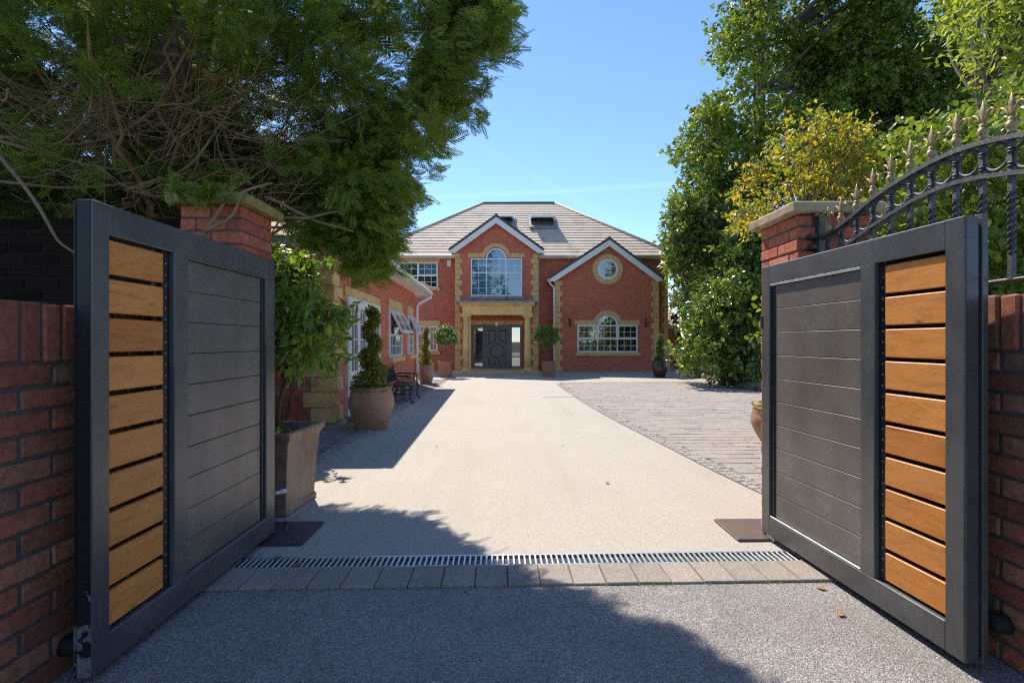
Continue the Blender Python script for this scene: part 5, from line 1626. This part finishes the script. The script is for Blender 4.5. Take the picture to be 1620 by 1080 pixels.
def conifer_leaves(blobs, per, size, kind, tc=(-3.6, 5.0)):
    pos = []; ax = []; nm = []; sz = []
    for (bx, by, bz, r) in blobs:
        n = max(4, int(per * r * r))
        d = unit(RNG.normal(size=(n, 3)))
        p = np.array([bx, by, bz]) + d * r * (0.15 + .85 * RNG.random((n, 1)) ** .6) * np.array([1, 1, .9])
        out = np.array([bx - tc[0], by - tc[1], 0]); out = out / max(np.linalg.norm(out), .1)
        out = out + RNG.normal(size=3) * .35 + np.array([0, 0, RNG.normal() * .2 - .05])
        a = out + d * .35 + RNG.normal(size=(n, 3)) * .28 + np.array([0, 0, -.12])
        nn = RNG.normal(size=(n, 3)) * .6 + np.array([0, 0, .5]) + RNG.normal(size=3) * .5
        p = p - unit(a) * size * .5
        pos.append(p); ax.append(a); nm.append(nn); sz.append(size * (.6 + .7 * RNG.random(n)))
    return scatter(kind, np.concatenate(pos), np.concatenate(ax), np.concatenate(nm), np.concatenate(sz))
V1, T1 = conifer_leaves(blobs, 500, 0.14, 'spray')
V2, T2 = conifer_leaves(mass, 115, 0.30, 'spray_light')
V3, T3 = conifer_leaves(infill, 260, 0.21, 'spray_light')
V4, T4 = conifer_leaves(over, 100, 0.34, 'spray_light')
from_np('crown', V1, T1, M['conifer'], ctree)
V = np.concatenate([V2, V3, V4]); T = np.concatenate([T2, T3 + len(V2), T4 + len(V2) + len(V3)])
from_np('inner_and_shade_crown', V, T, M['conifer_old'], ctree)
print('CONIFER', len(blobs), len(mass), len(back), len(T1), len(T2))
# another cypress behind, closing the view over the tall wall
bt = thing('cypress_tree', 'second cypress in deep shade behind the tall wall on the left', 'tree', (-5.6, 7.4, 0))
m = MB(); limb(m, (-5.6, 7.4, -.1), (-5.4, 7.4, 6), .2, .08, 0, 6, .1, 10)
m.build('trunk', M['bark'], bt)
V, T = conifer_leaves(back, 150, 0.28, 'spray_light', (-5.6, 7.4)); from_np('crown', V, T, M['conifer_old'], bt)

# ------------------------------------------------------------------ trees and shrubs on the right
MAP = [(1141, -150), (1140, 0), (1118, 30), (1112, 85), (1142, 122), (1100, 160), (1060, 205), (1047, 250), (1072, 285), (1042, 345), (1036, 395), (1052, 440), (1060, 490), (1130, 520), (1260, 520), (1500, 420), (1680, 200), (1720, -150)]
mb_ = fill(MAP, 16.0, 20.0, 290, 0.55, 1.15, 0.8)
mb_ += fill([(1230, 60), (1470, 60), (1480, 280), (1230, 280)], 17.5, 20, 70, 0.5, 0.9, 0.4)
mb_ += fill([(1141, -150), (1140, 0), (1118, 30), (1112, 85), (1142, 122), (1100, 160), (1060, 205), (1047, 250), (1072, 285), (1042, 345), (1036, 395), (1052, 440), (1120, 440), (1160, 300), (1230, 100), (1240, -150)], 15.5, 18, 110, 0.3, 0.55, 0.85)
tree('maple_tree', 'tall green maple towering over the right side of the drive', 'tree', (9.0, 17.6, 0), (9.0, 17.8, 13.5), 0.30, mb_, M['maple'], M['grey_bark'], 560, 0.145, 'maple', twig=.36, lpt=9, nl=50)
DK = [(1040, 330), (1120, 300), (1215, 310), (1215, 520), (1150, 500), (1075, 505), (1062, 450)]
tree('dark_tree', 'dark blue green tree right of the house below the maple', 'tree', (7.6, 16.6, 0), (7.6, 16.6, 4.6), 0.14, fill(DK, 15.4, 17.2, 80, 0.3, 0.6, 0.8), M['dark_leaf'], M['grey_bark'], 520, 0.14, 'kite', twig=.3, nl=24)
FD = [(1040, 300), (1200, 280), (1220, 540), (1062, 512), (1050, 440)]
tree('dark_tree', 'far dark tree closing the view between house corner and laurel bush', 'tree', (8.6, 23.0, 0), (8.6, 23.0, 6), 0.16, fill(FD, 20.6, 23.8, 190, 0.22, 0.5, 0.3, lambda w, r: w.x - r * .8 > 6.75), M['dark_leaf'], M['grey_bark'], 420, 0.17, 'kite', twig=.4, nl=20)
AS = [(1435, 40), (1490, -120), (1760, -120), (1760, 210), (1640, 190), (1560, 130), (1500, 112), (1462, 95)]
tree('ash_tree', 'bright yellow green tree leaning in at the top right corner', 'tree', (7.2, 7.4, 0), (7.0, 7.4, 5.5), 0.12, fill(AS, 6.6, 8.2, 75, 0.22, 0.5, 0.8), M['ash'], M['grey_bark'], 620, 0.135, 'long', twig=.35, lpt=11, droop=.35, nl=34)
GO = [(1146, 300), (1152, 268), (1190, 222), (1240, 172), (1318, 154), (1380, 182), (1400, 250), (1396, 320), (1330, 345), (1240, 350), (1205, 392), (1168, 378), (1150, 345)]
tree('golden_tree', 'small golden leaved tree behind the right gate pillar', 'tree', (2.78, 4.75, 0), (2.85, 4.8, 2.4), 0.024, fill(GO, 4.3, 5.3, 100, 0.10, 0.2, 0.8), M['golden'], M['grey_bark'], 3000, 0.045, 'kite', twig=.13, lpt=8, nl=60, twigs=700, droop=.1, shell=.3)
HE = [(1395, 215), (1440, 185), (1510, 160), (1580, 120), (1760, 90), (1760, 560), (1200, 560), (1240, 380), (1330, 330), (1390, 320)]
hb = fill(HE, 3.7, 4.9, 200, 0.16, 0.34, 0.7, lambda w, r: w.x - r > 2.05)
hedge = thing('hedge', 'tall leafy green hedge behind the iron railing on the right', 'hedge', (3.6, 4.3, 0))
m = MB()
for i in range(34):
    b = random.choice(hb); limb(m, (b[0] + random.uniform(-.2, .2), b[1], 0), b[:3], .016, .004, 0, 6, .06, 5)
m.build('stems', M['grey_bark'], hedge)
(V, T), _ = blob_leaves(hb, 2000, 0.062, 'broad', twig=.15, lpt=8, droop=.2)
from_np('foliage', V, T, M['hedge'], hedge)
BU = [(1066, 585), (1062, 540), (1082, 480), (1108, 440), (1150, 425), (1240, 410), (1240, 606), (1170, 602), (1110, 596)]
lb = fill(BU, 12.6, 14.6, 130, 0.25, 0.5, 0.8)
lb += fill([(1075, 590), (1066, 560), (1100, 540), (1220, 540), (1220, 610), (1120, 602)], 12.2, 13.6, 50, 0.12, 0.25, 0.7)
lb += fill([(1085, 480), (1120, 400), (1165, 345), (1240, 330), (1240, 470)], 13.6, 15.2, 60, 0.25, 0.5, 0.8)
bush = thing('laurel_bush', 'large glossy laurel bush in the stone edged bed beyond the right gate', 'bush', (6.2, 13.6, 0))
m = MB()
for i in range(22):
    b = random.choice(lb); limb(m, (6.0 + random.uniform(-.25, .25), 13.5 + random.uniform(-.2, .2), 0.02), b[:3], .035, .008, 0, 6, .1, 6)
m.build('stems', M['grey_bark'], bush)
(V, T), _ = blob_leaves(lb, 720, 0.125, 'broad', twig=.24, lpt=9, droop=.1)
from_np('foliage', V, T, M['laurel'], bush)
# bed of soil and its edging stones
bed = [(6.3, 16.4), (6.33, 15.2), (6.2, 13.6), (5.95, 12.2), (6.3, 11.2), (11, 11.0), (11, 17)]
sheet('planting_bed', bed, 0.05, M['soil'])
sp = [(6.3, 16.5), (6.32, 16.0), (6.33, 15.5), (6.33, 15.0), (6.30, 14.5), (6.26, 14.0), (6.2, 13.5), (6.1, 13.0), (6.02, 12.55), (5.95, 12.1), (6.05, 11.65)]
for k, (sx, sy) in enumerate(sp):
    m = MB(); m.cbox(-.22, .22, -.14, .14, -.05, .17 + random.uniform(-.03, .03), .05, .03)
    o = m.build('edging_stone', M['rock']); o.location = (sx - .02, sy, 0); o.rotation_euler = (0, 0, 1.5 + random.uniform(-.2, .2))
    tag(o, ['farthest', 'second farthest', 'third farthest', 'fourth farthest', 'fifth farthest', 'middle', 'fifth nearest', 'fourth nearest', 'third nearest', 'second nearest', 'nearest'][k] + ' rough grey edging stone of the row round the laurel bed', 'stone', 'edging stones of the right bed')

# climber on the near corner of the wing
CL = [(400, 400), (452, 392), (508, 402), (512, 440), (490, 486), (440, 500), (400, 500)]
cb_ = fill(CL, 5.7, 6.5, 75, 0.10, 0.2, 0.7)
cl = thing('climbing_shrub', 'light green climber on the near corner of the brick wing', 'shrub', (-2.95, 6.5, 0))
m = MB()
for i in range(8):
    b = random.choice(cb_); limb(m, (-3.1 + random.uniform(-.15, .15), 6.72, 0), b[:3], .007, .003, 0, 6, .08, 5)
m.build('stems', M['grey_bark'], cl)
(V, T), _ = blob_leaves(cb_, 1300, 0.085, 'maple', twig=.15, lpt=8, droop=.5)
from_np('foliage', V, T, M['ivy'], cl)

# ------------------------------------------------------------------ pots
def round_pot(loc, r, h, rim, base, mt, lab, plant, group='round pots with clipped spirals'):
    t = thing('plant_pot', lab, 'plant pot', loc, 0, group)
    m = MB()
    m.lathe([(base * .97, 0), (base, .01), (base + (r - base) * .55, h * .25), (r * .99, h * .52), (r, h * .64), (r * .97, h * .76), (r * .93, h * .80), (r * .935, h * .82), (rim * 1.02, h * .90), (rim * .97, h * .93), (rim * 1.01, h * .95), (rim * 1.03, h * .985), (rim * 1.0, h), (rim * .9, h * .99), (rim * .88, h * .90)], (0, 0, 0), 40)
    m.build('pot_body', mt, t, True)
    m = MB(); m.lathe([(rim * .885, h * .90), (rim * .885, h * .915)], (0, 0, 0), 24); m.build('soil', M['soil'], t, True)
    return t
def spiral(loc, h, r, lab, turns=3.2, leaf=0.032, n=5200, mat='box_leaf', group='spiral topiary plants', seed=0, skirt=True):
    t = thing('spiral_topiary', lab, 'topiary', loc, 0, group)
    m = MB(); m.tube([(0, 0, -.04), (0.004, 0, h * .5), (0, 0, h * .95)], [.018, .013, .006], 6); m.build('stem', M['grey_bark'], t, True)
    q = RNG.random(n) ** 1.25
    rc = r * (.30 + .70 * (1 - q) ** 2.4)
    a = q * turns * 2 * math.pi + seed
    cr = .44 * rc + .004; tr = np.maximum(.52 * rc + .030, .03)
    d = unit(RNG.normal(size=(n, 3)))
    p = np.stack([np.cos(a) * cr, np.sin(a) * cr, q * h * .96], 1) + d * tr[:, None] * (.55 + .45 * RNG.random((n, 1)))
    if skirt:
        k = n // 5; aa = RNG.random(k) * 6.283; rr_ = r * (.35 + .6 * RNG.random(k) ** .5)
        p2 = np.stack([np.cos(aa) * rr_, np.sin(aa) * rr_, RNG.random(k) * .07 - .02], 1); p = np.concatenate([p, p2]); d = np.concatenate([d, unit(RNG.normal(size=(k, 3)))])
    ax = d + RNG.normal(size=d.shape) * .6 + np.array([0, 0, .3]); nn = d * .5 + RNG.normal(size=d.shape) * .6 + np.array([0, 0, .3])
    V, T = scatter('kite', p, ax, nn, leaf * (.6 + .8 * RNG.random(len(p))))
    me = np_mesh('foliage', V, T); me.materials.append(M[mat]); o = bpy.data.objects.new('foliage', me); link(o, t)
    return t
PX, PY = -1.955, 6.86
round_pot((PX, PY, 0), 0.31, 0.575, 0.268, 0.205, M['terracotta'], 'large round terracotta pot in front of the french doors', None)
spiral((PX, PY, 0.53), 1.15, 0.29, 'tall spiral topiary in the large terracotta pot before the french doors', 3.0, 0.036, 7500, seed=2.2)
round_pot((-2.49, 14.25, 0), 0.245, 0.53, 0.225, 0.165, M['terracotta'], 'round terracotta pot at the far end of the wing by the downpipe', None)
spiral((-2.49, 14.25, 0.49), 1.12, 0.23, 'spiral topiary in the pot at the far end of the wing', 3.0, 0.045, 3200, seed=.6)
round_pot((5.0, 16.7, 0), 0.262, 0.55, 0.215, 0.17, M['glazed'], 'dark glazed round pot at the right corner of the house', None)
spiral((5.0, 16.7, 0.5), 0.95, 0.19, 'dark spiral topiary in the glazed pot at the house corner', 3.0, 0.05, 2200, 'ball_leaf', seed=1.0)
round_pot((7.62, 22.4, 0), 0.30, 0.57, 0.25, 0.2, M['glazed'], 'brown round pot far right beside the outbuilding', None)
spiral((7.62, 22.4, 0.52), 1.1, 0.22, 'clipped cone plant in the brown pot beside the outbuilding', 2.5, 0.055, 2200, seed=.3)
yp = round_pot((3.14, 5.9, 0), 0.26, 0.42, 0.235, 0.15, M['terracotta'], 'terracotta pot of yellow flowers peeping out behind the right gate', None, None)
t = thing('flower_plant', 'yellow flowering plant in the terracotta pot behind the right gate', 'plant', (3.14, 5.9, 0.38))
(V, T), _ = blob_leaves([(0.02, 0, .04, .12), (-.12, .02, .04, .12), (-.18, -.04, .05, .07), (.1, .05, .05, .12)], 3500, .04, 'kite', twig=.06, lpt=6)
me = np_mesh('foliage', V, T); me.materials.append(M['golden']); link(bpy.data.objects.new('foliage', me), t)
m = MB()
for k in range(7): m.tube([(0, 0, -.02), (random.uniform(-.1, .1), random.uniform(-.1, .1), .06)], .003, 4)
m.build('stems', M['grey_bark'], t, True)

def square_pot(loc, wt, wb_, h, mt, lab, rz=0.0, rimh=0.05, name='square_planter', group='square planters'):
    t = thing(name, lab, 'planter', loc, rz, group)
    s2 = math.sqrt(2)
    m = MB()
    m.lathe([(wb_ * .5 * s2 * 1.06, 0), (wb_ * .5 * s2 * 1.06, .03), (wb_ * .5 * s2, .045), ((wb_ * .6 + wt * .4) * .5 * s2 * .97, h * .6), (wt * .5 * s2 * .90, h - rimh * 1.5), (wt * .5 * s2 * .97, h - rimh), (wt * .5 * s2, h - rimh * .7), (wt * .5 * s2, h - .008), (wt * .5 * s2 - .01, h), (wt * .42 * s2, h), (wt * .40 * s2, h - .07)], (0, 0, 0), 4)
    b = m.build('pot_body', mt, t, True)
    bv = b.modifiers.new('bevel', 'BEVEL'); bv.width = 0.008; bv.segments = 2; bv.limit_method = 'ANGLE'; bv.angle_limit = math.radians(40)
    m = MB(); m.lathe([(wt * .405 * s2, h - .075), (wt * .405 * s2, h - .065)], (0, 0, 0), 4); m.build('soil', M['soil'], t, True)
    return t
def ball_tree(loc, hs, r, lab, flowers=0):
    t = thing('ball_tree', lab, 'topiary', loc, 0, 'ball trees by the front door')
    m = MB(); m.tube([(0, 0, -.03), (.008, 0, hs * .5), (0, 0, hs)], [.016, .014, .012], 6)
    for k in range(7):
        a = k * .9; m.tube([(0, 0, hs * .92), (.6 * r * math.cos(a), .6 * r * math.sin(a), hs + r * .7)], [.01, .004], 5)
    m.build('stem', M['grey_bark'], t, True)
    n = 3800; d = unit(RNG.normal(size=(n, 3))); lump = 1 + .16 * np.sin(d[:, :1] * 7 + 1 + loc[0]) * np.sin(d[:, 1:2] * 6 + loc[0]) + .12 * np.sin(d[:, 2:] * 8 + 2 + loc[0]) + .22 * (RNG.random((n, 1)) > .965)
    p = np.array([0, 0, hs + r * .85]) + d * r * lump * (.6 + .42 * RNG.random((n, 1)) ** .5) * np.array([1, 1, .88])
    V, T = scatter('kite', p, d + RNG.normal(size=(n, 3)) * .7, d * .5 + RNG.normal(size=(n, 3)) * .6, .055 * (.6 + .8 * RNG.random(n)))
    me = np_mesh('crown', V, T); me.materials.append(M['ball_leaf']); link(bpy.data.objects.new('crown', me), t)
    if flowers:
        n = flowers; d = unit(RNG.normal(size=(n, 3)) + np.array([.5, -.4, .5])); p = np.array([0, 0, hs + r * .85]) + d * r * 1.0
        V, T = scatter('broad', p, np.cross(d, RNG.normal(size=(n, 3))), d, .05 * (.7 + .6 * RNG.random(n)))
        me = np_mesh('white_blossom', V, T); me.materials.append(M['white_flower']); fl = link(bpy.data.objects.new('white_blossom', me), t); fl['kind'] = 'stuff'
    return t
square_pot((-2.28, 16.85, 0), 0.48, 0.40, 0.52, M['square_clay'], 'square clay planter left of the portico')
ball_tree((-2.26, 16.85, 0.47), 0.62, 0.36, 'ball tree with white flowers in the square planter left of the portico', 60)
square_pot((1.26, 16.95, 0), 0.48, 0.40, 0.52, M['square_clay'], 'square clay planter right of the portico')
ball_tree((1.22, 16.95, 0.47), 0.60, 0.38, 'plain green ball tree in the square planter right of the portico')

square_pot((-1.765, 3.62, 0), 0.56, 0.44, 0.575, M['planter'], 'big weathered square planter beside the hinge of the left gate', -0.05, 0.05, 'square_planter', 'square planters')
ps = thing('potted_tree', 'leafy potted tree in the weathered planter beside the left gate', 'tree', (-1.72, 3.62, 0.51))
m = MB(); tp = [Vector(p) for p in ((-1.72, 3.62, .48), (-1.72, 3.62, .62), (-1.705, 3.62, .76), (-1.66, 3.63, .92), (-1.64, 3.64, 1.0))]
m.tube(tp, [.024, .020, .018, .016, .014], 8); m.build('trunk', M['bark'], ps)
PO = [(380, 470), (430, 448), (500, 452), (545, 470), (570, 500), (578, 540), (556, 570), (520, 592), (470, 585), (420, 592), (370, 570)]
pb = fill(PO, 3.25, 4.0, 60, 0.07, 0.15, 0.75)
m = MB()
for i in range(34):
    b = random.choice(pb); limb(m, tp[random.choice((3, 4, 4))], b[:3], .010, .003, -.01, 6, .05, 5)
m.build('branches', M['bark'], ps)
(V, T), _ = blob_leaves(pb, 1350, 0.10, 'long', twig=.12, lpt=9, droop=.35, jit=.25)
LV, LT = LEAF['broad']
from_np('crown', V, T, M['potted_leaf'], ps)
t = thing('seedling', 'small green seedling growing at the edge of the weathered planter', 'plant', (-1.62, 3.40, 0.51))
(V, T), _ = blob_leaves([(0, 0, .06, .05)], 9000, .05, 'kite', twig=.04, lpt=5)
me = np_mesh('foliage', V, T); me.materials.append(M['potted_leaf']); link(bpy.data.objects.new('foliage', me), t)
m = MB(); m.tube([(0, 0, -.01), (0, 0, .07)], .003, 4); m.build('stem', M['grey_bark'], t, True)

# ------------------------------------------------------------------ cast iron bench by the wing
bench = thing('garden_bench', 'black ornate cast iron bench against the brick wing in shade', 'bench', (-2.32, 9.98, 0), WTH)
W2 = 0.42
def scroll(m, c, r, a0, turns, s=1, y=0, th=.009, n=20):
    pts = []
    for i in range(n + 1):
        t = i / n; a = a0 + s * turns * 2 * math.pi * t; q = r * (1 - .8 * t)
        pts.append((c[0] + q * math.cos(a), y, c[1] + q * math.sin(a)))
    m.tube(pts, th, 5)
for sy in (-1, 1):
    y = sy * W2
    m = MB()
    m.tube([(-.17, y, .66), (-.13, y, .50), (-.09, y, .38), (-.06, y, .34), (-.07, y, .22), (-.13, y, .08), (-.20, y, 0.015), (-.22, y, .012)], [.013, .014, .015, .015, .014, .013, .014, .016], 6)
    m.tube([(.31, y, .34), (.36, y, .30), (.34, y, .20), (.32, y, .10), (.36, y, .025), (.40, y, .014)], [.014, .014, .013, .013, .014, .017], 6)
    m.tube([(-.07, y, .345), (.12, y, .335), (.31, y, .345)], .013, 6)
    m.tube([(-.13, y, .50), (-.05, y, .535), (.12, y, .525), (.28, y, .53), (.345, y, .50), (.335, y, .46), (.30, y, .465)], [.012, .014, .015, .015, .013, .011, .008], 6)
    m.tube([(.31, y, .345), (.24, y, .40), (.26, y, .47), (.28, y, .53)], .010, 5)
    m.tube([(-.10, y, .16), (.04, y, .20), (.12, y, .17), (.20, y, .20), (.33, y, .16)], .010, 5)
    m.build('leg_frame', M['bench_iron'], bench, True)
    m = MB()
    scroll(m, (.03, .265), .062, 0, 1.4, 1, y); scroll(m, (.20, .265), .062, math.pi, 1.4, -1, y); scroll(m, (.04, .11), .07, .5, 1.3, 1, y); scroll(m, (.20, .11), .07, 2.6, 1.3, -1, y)
    scroll(m, (.06, .43), .055, 0, 1.3, 1, y, .008); scroll(m, (.17, .43), .055, math.pi, 1.3, -1, y, .008); scroll(m, (-.17, .68), .03, -1.2, 1.2, -1, y, .009)
    o = m.build('side_scroll', M['bench_iron'], bench, True); o['kind'] = 'stuff'
for k in range(11):
    xx = -.05 + .036 * k
    m = MB(); m.box(xx - .011, xx + .011, -W2, W2, .350 - .012 * math.sin(k / 10 * math.pi), .359 - .012 * math.sin(k / 10 * math.pi)); m.build('seat_slat', M['bench_iron'], bench, True)
m = MB()
def bk(y, t): return (-.085 - .085 * t, y, .39 + .27 * t)
for t_ in (0.05, .93): m.tube([bk(-W2, t_), bk(-W2 * .5, t_ + (.07 if t_ > .5 else 0)), bk(0, t_ + (.13 if t_ > .5 else 0)), bk(W2 * .5, t_ + (.07 if t_ > .5 else 0)), bk(W2, t_)], .013, 6)
m.build('back_rail', M['bench_iron'], bench, True)
m = MB()
for k in range(-4, 5):
    yc = k * W2 * .22
    for q in range(2):
        tcen = .30 + .38 * q; pts = []
        for i in range(15):
            a = 2 * math.pi * i / 14; pts.append(bk(yc + .045 * math.cos(a), tcen + .19 * math.sin(a)))
        m.tube(pts, .007, 5)
    m.tube([bk(yc - .045, .05), bk(yc + .045, .5), bk(yc - .045, .95)], .006, 5); m.tube([bk(yc + .045, .05), bk(yc - .045, .5), bk(yc + .045, .95)], .006, 5)
m.build('back_lattice', M['bench_iron'], bench, True)
m = MB(); m.tube([(-.02, -W2, .18), (.1, 0, .15), (-.02, W2, .18)], .009, 6); m.tube([(.32, -W2, .31), (.33, 0, .27), (.32, W2, .31)], .010, 6)
m.build('stretcher', M['bench_iron'], bench, True)

# meter box on its post
mb2 = thing('meter_box', 'cream meter box on a short post beside the right corner of the house', 'meter box', (6.86, 21.5, 0))
MB().cbox(-.07, .07, -.06, .06, .64, 1.08, .01, 0).build('box', M['cream'], mb2, True)
MB().box(-.025, .025, -.02, .02, -.02, .64).build('post', M['cream'], mb2, True)

# ------------------------------------------------------------------ litter on the ground
def fallen(loc, size, rz, lab, curl=.35):
    V, T = LEAF['broad']; W = V.copy(); W[:, 2] = .06 + curl * (W[:, 0] ** 2 * 2 + (W[:, 1] - .5) ** 2 * .6)
    me = np_mesh('fallen_leaf', W * size, T); me.materials.append(M['dead_leaf'])
    o = bpy.data.objects.new('fallen_leaf', me); link(o); o.location = (*loc, 0.002); o.rotation_euler = (random.uniform(-.1, .1), random.uniform(-.1, .1), rz)
    tag(o, lab, 'leaf', 'dry leaves on the ground')
for px, py, s, rz, lab in ((963, 765, .05, .4, 'dry leaf lying in the sun on the pale drive'), (445, 884, .05, 1.2, 'brown dry leaf on the left end of the drain'), (480, 892, .055, 2.2, 'dry leaf lying on the shaded drain near the left plate'),
                           (1308, 934, .045, .9, 'dry leaf on the asphalt near the right end of the pavers'), (1332, 970, .045, 2.4, 'dry leaf on the sunlit asphalt by the right gate'), (738, 938, .03, .2, 'tiny dry leaf on the shaded asphalt below the pavers'),
                           (893, 704, .035, 1.9, 'small dry leaf on the drive beyond the others'), (693, 706, .04, 1.0, 'small dry leaf on the drive near the wing shadow')):
    fallen(gnd(px, py), s, rz, lab)
litter_v = []; litter_t = []
for k in range(150):
    if k < 70: gx, gy = random.uniform(-1.25, 1.5), random.uniform(1.5, 2.38)
    elif k < 110: gx, gy = random.uniform(-1.5, 1.8), random.uniform(2.8, 7)
    else: gx = random.uniform(-1.4, 1.6); gy = PF(gx) + random.uniform(-.05, .0)
    sz_ = random.uniform(.004, .011); a_ = random.uniform(0, 6.28); b = len(litter_v)
    for (ux, uy, uz) in ((0, 0, .1), (-.3, .5, .35), (0, 1, .15), (.3, .5, .3)):
        litter_v.append((gx + sz_ * (ux * math.cos(a_) - uy * math.sin(a_)), gy + sz_ * (ux * math.sin(a_) + uy * math.cos(a_)), .002 + sz_ * uz))
    litter_t += [(b, b + 1, b + 2), (b, b + 2, b + 3)]
tag(from_np('leaf_litter', litter_v, litter_t, M['dead_leaf']), 'tiny brown scraps of leaf scattered over asphalt and drive', None, None, 'stuff')
m = MB()
a = [Vector((*gnd(px, py), .016 + dz)) for px, py, dz in ((453, 845, 0), (457, 832, .02), (468, 822, .012), (480, 819, .004))]
m.tube(a, [.0035, .003, .003, .002], 5); m.tube([a[2], Vector((*gnd(476, 826), .015))], .002, 5); m.tube([a[1], Vector((*gnd(448, 826), .014))], .002, 5)
o = m.build('fallen_twig', M['twig']); tag(o, 'small broken conifer twig on the dark floor plate', 'twig')

# trees across the road behind, which the windows mirror
OB = [(-6.5, -15, 5.5), (-7.2, -15.5, 8.5), (-5.6, -15, 7.2), (-8.2, -15, 6.5), (-6.6, -15.2, 10), (-5.4, -14.6, 4.5)]
tree('roadside_tree', 'leafy tree across the road mirrored in the house windows', 'tree', (-6.6, -15.2, 0), (-6.6, -15.2, 9), .22, [(a, b, c, 1.5) for a, b, c in OB], M['maple'], M['grey_bark'], 110, .35, 'kite', nl=6)
hb2 = [(x + random.uniform(-.4, .4), -14 + random.uniform(-.6, .6), z, .9) for x in range(5, 17) for z in (.7, 1.8, 2.7)]
rh_ = thing('roadside_hedge', 'green hedge across the road mirrored in the gable window', 'hedge', (11, -14, 0))
m = MB()
for b in hb2[::3]: limb(m, (b[0], b[1], 0), b[:3], .03, .01, 0, 4, .05, 5)
m.build('stems', M['grey_bark'], rh_)
(V, T), _ = blob_leaves(hb2, 150, .22, 'kite'); from_np('foliage', V, T, M['hedge'], rh_)
